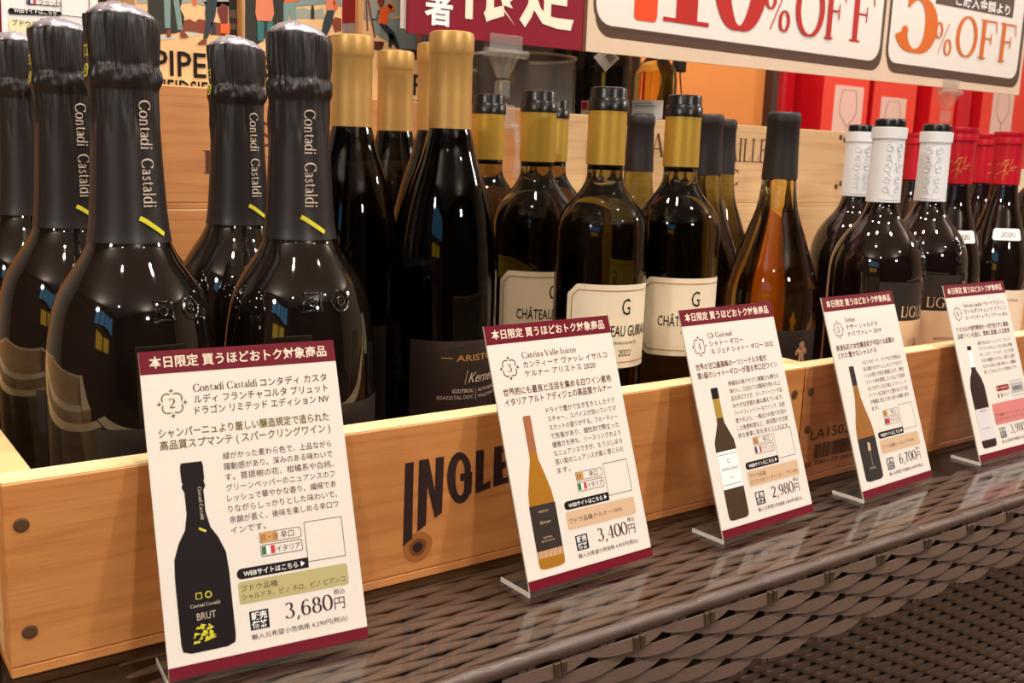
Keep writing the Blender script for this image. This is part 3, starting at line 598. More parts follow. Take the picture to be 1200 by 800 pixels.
def make_ugo():
    t = bottle_root('red_wine_bottle'); g = MB().lathe(bodyU, 64).build('glass_body', RGL, t, smooth='all')
    c = MB().lathe(capU, 56, cap=False).build('capsule', WHTC, t, smooth=50); MB().lathe(blkU, 48, cap=False).build('stopper_top', BLKC, t, smooth=50)
    e = MB(); w_ = wrap(capU, R(6), H0 - (200 - vh(1043)) * sU - .0055, .0002)
    for sx in (-1, 1):
        for (y, r) in ((.020, .0040), (.011, .0030), (.001, .0042), (-.010, .0032), (-.019, .0036)):
            e.tube([w_(*p) for p in spiral(sx * .0048, y, r, PI / 2, 1.2, -sx)], .00032, 5)
        e.tube([w_(sx * (.0015 + .003 * math.sin(i * .9) ** 2), -.024 + i * .0042) for i in range(12)], .0003, 5)
    e.tube([w_(-.0105 + .021 * i / 12, -.0285) for i in range(13)], .0002, 4)
    e.build('embossed_scrolls', EMB, c)
    ph = R(52); z1 = zf(330, 1036, sU, RU * .6); zm = zf(376, 1036, sU, RU * .6)
    l = label(bodyU, ph, R(66), .02, zm, m=PEACH, par=t, eps=.0003); l2 = label(bodyU, ph, R(66), zm + .0001, z1, m=DKLAB, par=t, eps=.0003, name='label_band')
    m = FL(); serif(m, 'UGOLINI', 0, -.0052, .0150, wrap(bodyU, ph, zm + .0085, .0006), w=.058, al='c', heavy=.8); m.build('label_lettering', PEACH, l2)
    m = FL(); w2 = wrap(bodyU, ph, zm - .03, .0006); text(m, 'VALPOLICELLA CLASSICO', 0, 0, .0040, w2, w=.036, al='c'); text(m, 'SUPERIORE', 0, -.008, .0040, w2, al='c'); m.build('fine_lettering', BROWNINK, l)
    e = MB(); w_ = wrap(bodyU, R(62), H0 - (312 - vh(1036)) * sU - .0055, .0002); q = random.Random(5)
    for k in range(9): e.tube([w_(*p) for p in spiral(q.uniform(-.006, .006), -.022 + k * .0052, q.uniform(.003, .0055), q.random() * 6, 1.0, q.choice((-1, 1)))], .0009, 5)
    e.tube([w_(.004 * math.sin(i * .8), -.024 + i * .0042) for i in range(12)], .0013, 6)
    e.build('embossed_crest', RGL, g, smooth='all')['label'] = 'curling relief moulded into the glass shoulder'
    return t

# slim dark bottles with red capsule ---------------------------------------
sR = .00098
capR = conv([(218, 17), (190, 16.8), (168, 17), (167, 18.6), (160, 18.8), (157.5, 18.4), (157, 18.8), (152, 18.2), (151, .5)], sR, 1160)
pR = conv([(217, 15.6), (230, 16.8), (245, 19.5), (265, 25.5), (290, 32.5), (310, 36.5), (330, 38), (350, 38)], sR, 1160)
RR_ = 38 * sR
bodyR = [(.018, .004), (.022, .0), (.032, .0008), (RR_ - .0012, .003), (RR_, .008), (RR_, .06)] + smooth_prof(pR)[::-1] + [(.0138, .235), (.0136, .300), (.0001, .300)]
def make_red():
    t = bottle_root('red_capsule_bottle'); MB().lathe(bodyR, 56).build('glass_body', RGL, t, smooth='all'); c = MB().lathe(capR, 48, cap=False).build('capsule', REDC, t, smooth=50)
    m = FL(); w_ = wrap(capR, R(0), H0 - (198 - vh(1160)) * sR - .0055, .0005); sc = .0010
    for pts in ([(-13, 3), (-9, 6), (-8, 1), (-4, 7), (-1, 9), (1, 5), (-2, 2), (-5, 4), (-3, 9), (2, 10)], [(5, 11), (3, 2), (6, 0), (9, 3)], [(-12, -8), (-4, -3), (5, 0), (13, 2)], [(-13, -12), (0, -7), (13, -4)], [(-1, 6), (-3, -4), (-4, -14)], [(-4, -3), (0, -5), (3, -2), (7, -3)]):
        line(m, [(x * sc, y * sc) for x, y in pts], .0007, w_)
    m.build('gold_signature', GOLDINK, c)
    ph = R(18); g = label(bodyR, ph, R(34), .1775, .1915, notch=.002, m=WHITE, par=t, eps=.0004, name='neck_tag'); m = FL(); serif(m, '2020', 0, -.003, .008, wrap(bodyR, ph, .1845, .0007), w=.017, al='c'); m.build('tag_lettering', BROWNINK, g)
    l = label(bodyR, R(26), R(66), .02, .118, m=PAPER, par=t, eps=.0003); m = FL(); text(m, 'VALPOLICELLA', 0, 0, .004, wrap(bodyR, R(26), .105, .0006), w=.03, al='c'); m.build('label_lettering', BROWNINK, l)
    return t

def put(t, u, v, s, label_, turn=0, group=None):
    d = rt * ((u - 600) / F) + dn * ((v - 400) / F) + fw; p = Vector((0, 0, H0)) + d * (s * F)
    t.location = (p.x, p.y, .0055); t.rotation_euler = (0, 0, math.atan2(-p.x, p.y) + R(turn)); t['label'] = label_
    if group: t['group'] = group
def series(maker, group, items):
    base = maker()
    for i, (u, v, s, turn, lb) in enumerate(items):
        o = base if i == 0 else copy_tree(base); put(o, u, v, s, lb, turn, group)
        if maker is make_teth and i:
            for ch in o.children:
                if ch.name.startswith('glass_body'): ch.data = ch.data.copy(); ch.data.materials[0] = CGL
series(make_champ, 'sparkling wine bottles in dark foil', [
    (149, 200, .000481, 0, 'largest dark foil sparkling wine bottle, front left behind the number 2 card'),
    (351, 200, .00053, -13, 'dark foil sparkling wine bottle beside the gold capsule bottles, front row'),
    (279, 200, .00061, 4, 'dark foil sparkling wine bottle standing behind the gap of the front two'),
    (80, 200, .00055, -5, 'dark foil sparkling wine bottle, second from the left edge, half hidden'),
    (31, 200, .00063, -3, 'leftmost and farthest dark foil sparkling wine bottle, cut by the left edge')])
series(make_kern, 'tall bottles with long copper gold capsules', [
    (526, 200, .000604, 0, 'front tall dark bottle with copper gold capsule, its umber label beside the number 3 card'),
    (412, 200, .00064, -52, 'tall dark bottle with copper gold capsule right beside the sparkling wine foil'),
    (462, 200, .00073, -10, 'shorter looking copper gold capsule bottle between the two front gold ones'),
    (510, 200, .000670, 10, 'copper gold capsule bottle showing only a sliver behind the front gold one')])
series(make_chat, 'white wine bottles with black screw cap and gold band', [
    (709, 200, .000651, 1, 'front ivory label bottle with gold band, fully seen above the number 3 card'),
    (797, 200, .0007, -3, 'ivory label bottle with gold band standing behind the number 4 card'),
    (629, 200, .00071, -6, 'ivory label bottle with gold band, its label cut off by the bottle right of it'),
    (571, 200, .00077, -20, 'gold band screw cap bottle half hidden behind the tall copper gold capsule bottle'),
    (646, 200, .000815, 20, 'gold band screw cap bottle showing a sliver of cap, farthest of its kind')])
series(make_teth, 'amber bottles with charcoal capsules', [
    (914, 200, .00078, 0, 'front amber bottle with charcoal capsule and figure label, right of the number 4 card'),
    (827, 200, .00086, 0, 'charcoal capsule bottle just right of the gold band bottle behind card 4'),
    (748, 200, .00092, 0, 'charcoal capsule bottle between the two right hand gold band bottles'),
    (844, 200, .00095, 0, 'charcoal capsule bottle farthest right at the back, beside the carved letters')])
series(make_ugo, 'dark bottles with white embossed capsules', [
    (1038, 200, .000823, 20, 'middle white capsule bottle, nearest, rising behind the number 5 card'),
    (1093, 200, .00089, -6, 'right hand white capsule bottle with peach label between cards 5 and 6'),
    (1005, 200, .00096, 10, 'left hand white capsule bottle, partly behind the nearest one')])
series(make_red, 'dark bottles with red signed capsules', [
    (1122, 200, .00098, 10, 'red capsule bottle directly right of the last white capsule bottle'),
    (1179, 200, .00104, 4, 'rightmost red capsule bottle with a white neck tag above the number 6 card'),
    (1152, 200, .00112, 60, 'red capsule bottle seen between the two signed red ones in front'),
    (1091, 200, .00108, 30, 'red capsule bottle showing a red sliver behind the right white capsule'),
    (1072, 200, .00118, 60, 'red capsule bottle seen in the gap between two white capsules')])
xb = bottle_root('dark_wine_bottle'); MB().lathe(bodyC, 56).build('glass_body', RGL, xb, smooth='all'); MB().lathe(capC, 40, cap=False).build('screw_cap', REDC, xb, smooth=40)
put(xb, 1217, 200, .0013, 'dark shouldered bottle cut by the right edge beyond the red capsules')

# ------------------------------------------------------------------ price cards in their clear stands (all card drawing in millimetres)
def bottle_pic(kind, par, f, x0=20.8, mmw=13.6):
    def shape(pts, name, m, z, lab=None):
        P_ = [(x0 - a, y) for a, y in pts] + [(x0 + a, y) for a, y in pts[::-1]]
        o = FL().poly(P_, f, z).build(name, m, par)
        if lab: o['label'] = lab
        return o
    if kind == 2:
        g = shape([(5.2, 106), (5.8, 104), (5.8, 97), (5.3, 95.5), (6, 93.5), (4.8, 91), (4.8, 80), (6.4, 72), (10, 66), (13, 58), (13.6, 48), (13.6, 16), (13, 12.5), (9, 11)], 'bottle_picture', mat('print_black_bottle', srgb(24, 15, 16), .5), .02, 'printed dark sparkling bottle')
        m = FL(); serif(m, 'Contadi Castaldi', 0, 0, 2.6, lambda x, y, z: f(x0 + 2 + y, 93 - x, .05), w=17); serif(m, 'Contadi Castaldi', x0, 33, 2.4, f, w=15, al='c', z=.05); text(m, 'BRUT', x0, 26.5, 5.2, f, w=9.5, al='c', z=.05, bold=-.01); m.build('lettering', SILV, g)
        m = FL(); line(m, [(x0 + .6, 72), (x0 + 4, 70)], 1.1, f, .05); line(m, [(x0 - 4.2, 37), (x0 - 1.4, 37), (x0 - 1.4, 39.8), (x0 - 4.2, 39.8)], .5, f, .05, True); line(m, ell(x0 + 2, 38.4, 1.5, 1.5, n=10), .5, f, .05)
        q = random.Random(2)
        for k in range(26): a, b, c = x0 - 8 + q.random() * 9, 15 + q.random() * 8, q.random() * 3; m.poly([(a, b), (a + 1 + c, b + .6), (a + 2 * q.random(), b + 1.6)], f, .05)
        m.build('yellow_marks', YEL, g)
    elif kind == 3:
        g = shape([(2.6, 106), (3.0, 105), (3.0, 83), (3.4, 78), (6.4, 68), (9.2, 58), (10.2, 48), (10.4, 14), (9.6, 11.5), (6, 10.6)], 'bottle_picture', mat('print_amber_bottle', srgb(160, 108, 28), .5, var=.15, scale=30), .02, 'printed amber bottle')
        shape([(2.6, 106), (3.1, 105), (3.1, 83)], 'printed_capsule', mat('print_copper', srgb(158, 98, 66), .5), .05); shape([(10.4, 50), (10.4, 22)], 'printed_label', KLAB, .05)
        m = FL(); text(m, 'ARISTOS', x0, 45, 2, f, al='c', z=.08); text(m, 'Kerner', x0, 38, 3, f, al='c', z=.08, slant=.4); text(m, 'SÜDTIROL', x0, 29, 1.6, f, al='c', z=.08); text(m, 'EISACKTAL DOC', x0, 27, 1.4, f, al='c', z=.08)
        for k in range(16): line(m, [(x0 - 9.6 + k * 1.25, 17.5), (x0 - 9.6 + k * 1.25, 22)], .5 + .4 * ((k * 7) % 3) / 2, f, .08)
        m.build('lettering', TANBOX, g)
    elif kind == 4:
        g = shape([(3.3, 106), (3.6, 105), (3.6, 84), (4, 80), (7.5, 73), (10.6, 67), (11, 62), (11, 14), (10.2, 11.5), (7, 10.6)], 'bottle_picture', mat('print_olive_bottle', srgb(70, 52, 36), .5, var=.3, scale=25), .02, 'printed olive bottle')
        shape([(3.4, 106), (3.8, 105), (3.8, 98)], 'printed_cap', BLACKP, .05); shape([(3.6, 98), (3.7, 84)], 'printed_band', GOLDY, .05); l = shape([(10.9, 60), (10.9, 33)], 'printed_label', WHITE, .05)
        m = FL(); text(m, 'G', x0, 51, 4.5, f, al='c', z=.08); text(m, 'CHÂTEAU GUIRAUD', x0, 46, 3.2, f, w=18, al='c', z=.08); line(m, [(x0 - 10, 57.5), (x0 + 10, 57.5)], .4, f, .08); line(m, [(x0 - 10, 36), (x0 + 10, 36)], .4, f, .08); text(m, '2022', x0, 40, 1.8, f, al='c', z=.08); m.build('lettering', INK, l)
    elif kind == 5:
        g = shape([(3.1, 106), (3.4, 105), (3.4, 90), (4.2, 80), (7.4, 68), (11, 58), (12.4, 50), (12.6, 16), (12, 13), (8, 11.6)], 'bottle_picture', mat('print_amber_bottle2', srgb(150, 100, 50), .5, var=.25, scale=25), .02, 'printed amber bottle with dark label')
        shape([(3.1, 106), (3.5, 105), (3.5, 90)], 'printed_cap', DRKC, .05); l = shape([(12.6, 47), (12.6, 16), (12, 13), (8, 11.6)], 'printed_label', DKLAB, .05)
        m = FL(); line(m, [(x0 + 1, 24), (x0 + 1.5, 36)], .4, f, .08); m.poly([(x0 - 1, 36), (x0 + 3, 36), (x0 + 3, 42), (x0, 43)], f, .08); m.build('printed_figure', TANBOX, l); m = FL(); text(m, 'TETHER', x0, 21, 2.6, f, al='c', z=.08); m.build('lettering', TANBOX, l)
    else:
        g = shape([(3.1, 106), (3.4, 105), (3.4, 86), (4.6, 82), (9, 76), (11.8, 68), (12.2, 62), (12, 14), (11.2, 11.5), (8, 10.6)], 'bottle_picture', mat('print_dark_bottle', srgb(52, 34, 30), .5, var=.3, scale=25), .02, 'printed dark bottle')
        shape([(3.1, 106), (3.5, 105), (3.5, 102)], 'printed_stopper', BLACKP, .05); shape([(3.4, 102), (3.6, 86)], 'printed_cap', WHITE, .05); l = shape([(12, 47), (12, 18)], 'printed_label', mat('print_grey_label', srgb(210, 204, 206), .5), .05)
        m = FL(); text(m, 'UGOLINI', x0, 44, 2.6, f, al='c', z=.08); text(m, 'VALPOLICELLA', x0, 28, 1.8, f, al='c', z=.08); m.build('lettering', INK, l)
    return g
HDR = '本日限定 買うほどおトク対象商品'
def card(num, x, y, rz, lab, standlab, title, sub, body, tagt, country, flag, grape, price, list_price, ink, boxm, wine_tag=TANTAG, scale=1.0):
    lean = math.atan2(.0560, .1545)
    th_ = thing('acrylic_stand', (x, y, 0), rz, standlab, 'card stand', 'clear card stands')
    LM = Matrix.Translation((0, 0, .0030)) @ Matrix.Rotation(-lean, 4, 'X')
    st = lambda a, b, c: tuple(LM @ Vector((a, c, b)))                 # a across, b up the sheet, c behind the card
    MB().box(0, 0, .0012, .105, .105, .0028, st).build('back_sheet', ACRYL, th_); MB().box(-.0005, -.0008, .0001, .1055, .0285, .0030).build('foot', ACRYL, th_)
    e = MB().box(-.0010, -.0008, .0001, -.0005, .0285, .0030); e.build('polished_edge', thin_glass('bright_acrylic_edge', (.95, .93, .88, 1), haze=.6), th_)['label'] = 'bright cut edge of the acrylic'
    ct = thing('price_card', (x, y, .0), rz, lab, 'price card', 'price cards on the table edge')
    M_ = LM @ Matrix.Translation((0, 0, .0004))
    MB().box(0, 0, 0, .105, .0010, .165, lambda a, b, c: tuple(M_ @ Vector((a, b, c)))).build('card', CARDW, ct)
    f = lambda a, b, z=0: tuple(M_ @ Vector((a * .001, -.00008 - z * .001, b * .001)))
    FL().poly([(0, 153), (105, 153), (105, 165), (0, 165)], f, .0).build('header_band', MAROON, ct); FL().poly([(0, 0), (105, 0), (105, 6), (0, 6)], f, .0).build('footer_band', MAROON, ct)
    m = FL(); text(m, HDR, 5, 156.6, 6.6, f, w=95, bold=.012, z=.05); m.build('header_lettering', CREAM, ct)
    m = FL(); cx_, cy_ = 14.4, 137.3                                   # ornament round the number
    for k in range(4):
        a = k * 90; c = (cx_ + 3.4 * math.cos(R(a + 45)), cy_ + 3.4 * math.sin(R(a + 45))); line(m, ell(c[0], c[1], 2.7, 2.7, a - 35, a + 125, 10), .65, f, .04)
        c = (cx_ + 6.5 * math.cos(R(a)), cy_ + 6.5 * math.sin(R(a))); m.poly([(c[0] + (1.5 if j % 2 == 0 else .5) * math.cos(R(j * 45)), c[1] + (1.5 if j % 2 == 0 else .5) * math.sin(R(j * 45))) for j in range(8)], f, .04)
    serif(m, str(num), cx_, cy_ - 2.5, 7.2, f, al='c', z=.04); m.build('number_ornament', ink, ct)
    m = FL()
    for i, (lt, jp, wd) in enumerate(title):
        yy = 142.4 - 5.9 * i; xx = 25.5
        if lt: n0 = sum(GL(c)[1] for c in lt) * 5.6; n0 = min(n0, 34 if jp else 50); serif(m, lt, xx, yy, 5.6, f, w=n0, z=.04, heavy=1.15); xx += n0 + 1.5
        if jp: text(m, jp, xx, yy, 4.9, f, w=wd - (xx - 25.5), z=.04, bold=.006)
    m.build('title_lettering', BROWNINK if num != 2 else mat('dark_brown_ink', srgb(66, 42, 30), .6), ct)
    m = FL()
    for i, (s_, wd) in enumerate(sub): text(m, s_, 6.2, 120.3 - 6.3 * i, 5.3, f, w=wd, z=.04, bold=.011)
    m.build('subtitle_lettering', ink, ct)
    m = FL()
    for i, s_ in enumerate(body): text(m, s_, 37.2, 105.7 - 5.55 * i, 4.1, f, w=59.5 * min(1, len(s_) / 16.0) if len(s_) < 14 else 59.5, z=.04)
    if num != 6:
        ring(m, rr(51.6, 59.4, 74.2, 65, 1), rr(51.9, 59.7, 73.9, 64.7, .9), f, .04); ring(m, rr(51.6, 52.4, 74.2, 58.4, 1), rr(51.9, 52.7, 73.9, 58.1, .9), f, .04); ring(m, rr(76.2, 45.6, 97.6, 67, .1), rr(76.5, 45.9, 97.3, 66.7, .1), f, .04)
        text(m, tagt[1], 63, 60.8, 4.0, f, al='l', z=.06); text(m, tagt[0], 52.6, 60.8, 3.6, f, w=min(9, 3.4 * len(tagt[0])), z=.08)
        text(m, country, 60, 53.9, 3.9, f, w=13, z=.06)
    else:
        ring(m, rr(76.2, 52.6, 101, 67, .1), rr(76.5, 52.9, 100.7, 66.7, .1), f, .04); text(m, country, 60, 53.9, 3.6, f, w=12, z=.06)
    for i, s_ in enumerate(grape): text(m, s_, 39.5, (36.6 if len(grape) > 1 else 34.2) - 4.3 * i, 3.5, f, z=.08, w=min(56, 3.3 * len(s_)))
    serif(m, price, 60.5, 18.6, 11.6, f, w=26.8, z=.04, heavy=1.05); text(m, '円', 88, 18.8, 7.2, f, z=.04); text(m, '税込', 88.3, 26.2, 3.3, f, z=.04)
    text(m, '輸入元希望小売価格 ' + list_price + '円(税込)', 42.4, 11.6, 3.2, f, w=52, z=.04)
    m.build('body_lettering', mat('umber_ink', srgb(66, 46, 42), .6), ct)
    if num != 6:
        m = FL().poly([(76.3, 48.2)] + rr(38, 42.8, 76.3, 48.2, 2.6)[6:18] + [(76.3, 42.8)], f, .03); m.build('web_pill', BLACKP, ct)
        m = FL(); text(m, 'WEBサイトはこちら', 41.5, 44.1, 3.4, f, w=29, z=.08, bold=.01); m.poly([(72.2, 44), (74.4, 45.5), (72.2, 47)], f, .08); m.build('web_lettering', WHITE, ct)
    FL().poly(rr(51.7, 59.5, (61.5 if len(tagt[0]) > 1 else 58) if num != 6 else 74, 64.9, 1.6), f, .05).build('wine_colour_tag', wine_tag, ct)
    fl = [((51.9, 54.0 + .0), c) for c in flag]
    for i, c in enumerate(flag): FL().poly([(52.3 + i * 2.3, 53.4), (54.6 + i * 2.3, 53.4), (54.6 + i * 2.3, 57.6), (52.3 + i * 2.3, 57.6)], f, .06 + .01 * i).build('flag_stripe', c, ct)
    FL().poly(rr(38, 30.2 if num != 6 else 29, 97.6, 41.6 if num != 6 else 49, 1.6), f, .03).build('grape_box', boxm, ct)
    FL().poly([(42.2, 16.2), (52.2, 16.2), (52.2, 25.8), (42.2, 25.8)], f, .03).build('price_square', BLACKP, ct)
    m = FL(); text(m, '販売', 43.1, 21.6, 4.2, f, w=8.2, z=.08, bold=.02); text(m, '価格', 43.1, 17.2, 4.2, f, w=8.2, z=.08, bold=.02); m.build('price_square_lettering', WHITE, ct)
    if num == 6:
        FL().poly(rr(78, 55, 99.5, 65, .2), f, .05).build('grey_notice', mat('grey_print', srgb(176, 172, 170), .5), ct); m = FL(); text(m, '目指致定銘品', 80, 58, 4.2, f, w=17, z=.08, bold=.02); m.build('notice_lettering', INK, ct)
        m = FL(); text(m, '赤・フルボディ', 53, 61, 3.2, f, w=19, z=.09); m.build('tag_lettering', CREAM, ct)
    bottle_pic(num, ct, f)
    return ct
IT = (FGREEN, WHITE, FRED); FR = (FBLUE, WHITE, FRED); US = (FBLUE, FRED, FRED)
card(2, .1385, .4668, R(-5.7), 'price card number 2 reading 3,680 yen, nearest and largest', 'clear acrylic stand behind the number 2 card at the front left',
     [('Contadi Castaldi', 'コンタディ カスタ', 73), ('', 'ルディ フランチャコルタ ブリュット', 73), ('', 'ドラゴン リミテッド エディション NV', 73)],
     [('シャンパーニュより厳しい醸造規定で造られた', 91), ('高品質スプマンテ ( スパークリングワイン )', 91)],
     ['緑がかった麦わら色で、上品ながら', '躍動感があり、深みのある味わいで', 'す。菩提樹の花、柑橘系や白桃、', 'グリーンペッパーのニュアンスのフ', 'レッシュで華やかな香り。繊細であ', 'りながらしっかりとした味わいで、', '余韻が長く、後味を楽しめる辛口ワ', 'インです。'],
     ('白・泡', '辛口'), 'イタリア', IT, ['ブドウ品種:', 'シャルドネ、ピノ ネロ、ピノ ビアンコ'], '3,680', '4,290', OLIVEINK, OLIVEBOX)
card(3, .3530, .4567, R(1.6), 'price card number 3 reading 3,400 yen, second from the left', 'clear acrylic stand with its bright foot showing left of the number 3 card',
     [('Cantina Valle Isarco', '', 50), ('', 'カンティーナ ヴァッレ イサルコ', 72), ('', 'ケルナー アリストス 2020', 60)],
     [('世界的にも最良と注目を集める白ワイン産地', 91), ('イタリア アルト アディジェの高品質ケルナー', 90)],
     ['ドライで豊かで生き生きとしたテク', 'スチャー、スパイスが効いていてマ', 'スカットの香りがする。フルーティー', 'で芳香があり、個性的で際立った', '優雅さを持ち、リースリングのよう', 'なニュアンスですが、もう少しほろ', '苦い梨のニュアンスが高く感じられ', 'ます。'],
     ('白', '辛口'), 'イタリア', IT, ['ブドウ品種:ケルナー100%'], '3,400', '4,953', BROWNINK, TANBOX)
card(4, .5221, .4552, R(2.4), 'price card number 4 reading 2,980 yen, middle of the row', 'clear acrylic stand behind the number 4 card in the middle',
     [('Ch Guiraud', '', 40), ('', 'シャトー ギロー', 38), ('', 'ル ジェド シャトー ギロー 2022', 72)],
     [('世界の甘口最高峰の一つソーテルヌ格付', 80), ('第1級のシャトーギローが造る辛口白ワイン', 91)],
     ['柑橘系の爽やかさと複雑さも備えた', '味わい。口当たりは酸味の効いた上', '品な辛口ですが、少しクリーミーで深', 'みやかな甘酸も兼ね備えています。', 'フードフレンドリーなワインで、出前', '茸や天ぷら、一番出汁の香りを活か', 'した魚野料理など、胡洋問わず日常', '的な食事に彩を添えてくれます。'],
     ('白', '辛口'), 'フランス', FR, ['ブドウ品種:', 'セミヨン53% ソーヴィニヨン・ブラン47%'], '2,980', '3,850', BROWNINK, TANBOX)
card(5, .6866, .4570, R(3.0), 'price card number 5 reading 6,700 yen, second from the right', 'clear acrylic stand behind the number 5 card',
     [('Tether', '', 24), ('', 'テザー シャルドネ', 47), ('', 'ナパ ヴァレー 2019', 50)],
     [('新進気鋭の女性醸造家が手掛ける話題の', 86), ('とれた豊かなシャルドネ', 56)],
     ['メロンやピーチ、ライチなど甘熟系の', 'ある豊かなボディにレモンアクロやラ', 'イムの香りが包む複雑により、黄空', 'リゾート地を散策しているような気持', 'ちにさせてくれる楽しいワイン。ク', 'リーミーな口当たりと豊かなバニラ香', 'が複雑に混じり合い長い余韻に続き', 'ます。'],
     ('白', '辛口'), 'アメリカ', US, ['ブドウ品種:シャルドネ100%'], '6,700', '8,250', BROWNINK, TANBOX)
card(6, .8725, .4650, R(0.0), 'price card number 6 reading 3,980 yen, cut by the right edge', 'clear acrylic stand behind the number 6 card near the right edge',
     [('Tenute Ugolini', 'テヌーテ ウゴリーニ', 73), ('', 'ヴァルポリチェッラ クラシコ', 73), ('', 'スーペリオーレ サン ミケーレ 2016', 74)],
     [('ケミカルや培養酵母を一切使用せずに最高', 91), ('品質ワインを造る、環境に配慮した生産者', 91)],
     ['艶やかなルビーレッドで、チェリー', 'やブラックチェリーなどの赤い果実', 'や、ココア、ナツメグ、バニラを思', 'わせる複雑でかぐわしい香りに満ち', 'ながら心地よく長い味わい。余韻も', '長くとてもエレガントな味わいです。'],
     ('赤', '重口'), 'イタリア', IT, ['ブドウ品種:コルヴィーナ、コルヴィノーネ', 'ロンディネッラ、モリナーラ 5%'], '3,980', '5,280', BROWNINK, PINKBOX, MAROON3)

# ------------------------------------------------------------------ the discount banner on clear clip stands
SY = .862
sgn = thing('discount_banner', (.9, SY, .38), 0, 'wide maroon and cream discount banner reading 10%OFF and 5%OFF above the bottles', 'sign')
def sp(u, v, Y=SY): p = at(u, v, Y); return (p.x, p.z)
def sf_(k): return lambda x, z, d=0: (x - .9, -.0002 * k - d, z - .38)
def sprism(pts, y0, y1, name, m, par, org): return MB().prism([(a - org[0], b - org[2]) for a, b in pts], y0 - org[1], y1 - org[1]).build(name, m, par)
bl, bm_, br_ = sp(478, 38.5), sp(682.5, 59.5), sp(1194, 111.5); TOPZ = .60
ORG = (.9, SY, .38)
sprism([bl, bm_, (bm_[0], TOPZ), (bl[0], TOPZ)], SY, SY + .004, 'maroon_panel', mat('banner_maroon', srgb(128, 20, 40), .4, var=.05, scale=40), sgn, ORG)
cp = sprism([bm_, br_, (br_[0], TOPZ), (bm_[0], TOPZ)], SY, SY + .004, 'cream_panel', mat('banner_cream', srgb(214, 190, 164), .45, var=.08, scale=25), sgn, ORG)
sprism([sp(682, 59.5), sp(686, 60), (sp(686, 60)[0], TOPZ), (bm_[0], TOPZ)], SY - .0006, SY - .0001, 'brown_stripe', mat('banner_brown', srgb(96, 56, 34), .5), sgn, ORG)
def box_at(u0, vb0, u1, vb1, r, name, m, k, dx=0, dz=0):
    a, b = sp(u0, vb0), sp(u1, vb1); z = (a[1] + b[1]) / 2
    return FL().poly([(x + dx, y + dz) for x, y in rr(a[0], z, b[0], TOPZ - .02, r)], sf_(k)).build(name, m, sgn)
BRN = mat('banner_dark_brown', srgb(78, 52, 36), .5); PNL = mat('banner_white', srgb(224, 218, 210), .45)
b1 = box_at(696, 37, 1031.5, 76, .022, 'panel_shadow', BRN, 1, .001, -.0065); box_at(694, 34, 1032, 74, .024, 'panel_outline', BRN, 2); box_at(697, 31, 1029, 70, .022, 'white_panel', PNL, 3)
box_at(1037.5, 79, 1192.5, 98, .020, 'panel_shadow', BRN, 1, .001, -.0065); box_at(1036, 76, 1192.5, 95.5, .020, 'panel_outline', BRN, 2); box_at(1039, 73.5, 1190, 92, .018, 'white_panel', PNL, 3)
def sser(s_, u0, u1, vb, vt, m, name, k=5, heavy=1.0):
    global KK; KK += 1; a, b, t = sp(u0, (vb)), sp(u1, vb), sp((u0 + u1) / 2, vt); q_ = FL(); serif(q_, s_, 0, 0, 1, heavy=heavy); X_ = [v[0] for v in q_.v]; Z_ = [v[1] for v in q_.v]
    bz = (a[1] + b[1]) / 2; fx = (b[0] - a[0]) / (max(X_) - min(X_)); fz = (t[1] - bz) / (max(Z_) - min(Z_)); f_ = sf_(5 + (KK % 6)); sl = .0
    mb = FL(); mb.add([(a[0] + (v[0] - min(X_)) * fx, bz + (v[1] - min(Z_)) * fz, v[2]) for v in q_.v], q_.f, f_); return mb.build(name, m, sgn)
KK = 0
RDI = mat('banner_red_ink', srgb(178, 44, 40), .45); ORI = mat('banner_orange_ink', srgb(206, 104, 38), .45)
sser('1', 775, 830, 28, -105, RDI, 'digit', heavy=1.5); sser('0', 832, 896, 36, -98, RDI, 'digit', heavy=1.5); sser('%', 893, 924, 36, -14, RDI, 'percent_sign', heavy=.8)
sser('O', 929, 963, 43, -24, RDI, 'letter', heavy=1.1); sser('F', 964, 987, 46.5, -18, RDI, 'letter', heavy=1.1); sser('F', 994, 1021, 50, -14, RDI, 'letter', heavy=1.1)
sser('5', 1046, 1095, 62, -44, ORI, 'digit', heavy=1.6); sser('%', 1092, 1113, 64, 26, ORI, 'percent_sign', heavy=.8)
sser('O', 1117, 1142, 67, 18, ORI, 'letter', heavy=1.0); sser('F', 1144, 1164, 69.5, 23, ORI, 'letter', heavy=1.0); sser('F', 1167, 1186, 73, 27, ORI, 'letter', heavy=1.0)
a, b = sp(1096, 4), sp(1186, 21); FL().poly([(a[0], a[1]), (b[0], b[1]), (b[0], b[1] + .028), (a[0], a[1] + .028)], sf_(5)).build('brown_box', BRN, sgn)
m = FL(); a, b = sp(1119, 6), sp(1182, 17); text(m, 'ご購入金額より', a[0], a[1] + .0015, .0165, sf_(7), w=b[0] - a[0], bold=.015); m.build('box_lettering', WHITE, sgn)
m = FL(); a, b, c_ = sp(742, 23), sp(769, 26), sp(742, -40); m.poly([(x, y) for x, y in rr(a[0], a[1], b[0], c_[1], .006)], sf_(5)); m.build('red_bottle_print', mat('orange_red_print', srgb(226, 78, 44), .4), sgn)
m = FL(); m.poly([(a[0] + (b[0] - a[0]) * t_, a[1] + d_) for t_, d_ in ((.2, .03), (.35, .024), (.5, .022), (.65, .024), (.8, .03), (.8, .05), (.2, .05))], sf_(7)); m.build('bottle_label_print', TANBOX, sgn)
m = FL(); a, b = sp(497, 24), sp(530, 27); text(m, '者', a[0], a[1], .031, sf_(3), w=b[0] - a[0], bold=.03); m.build('white_lettering', WHITE, sgn)
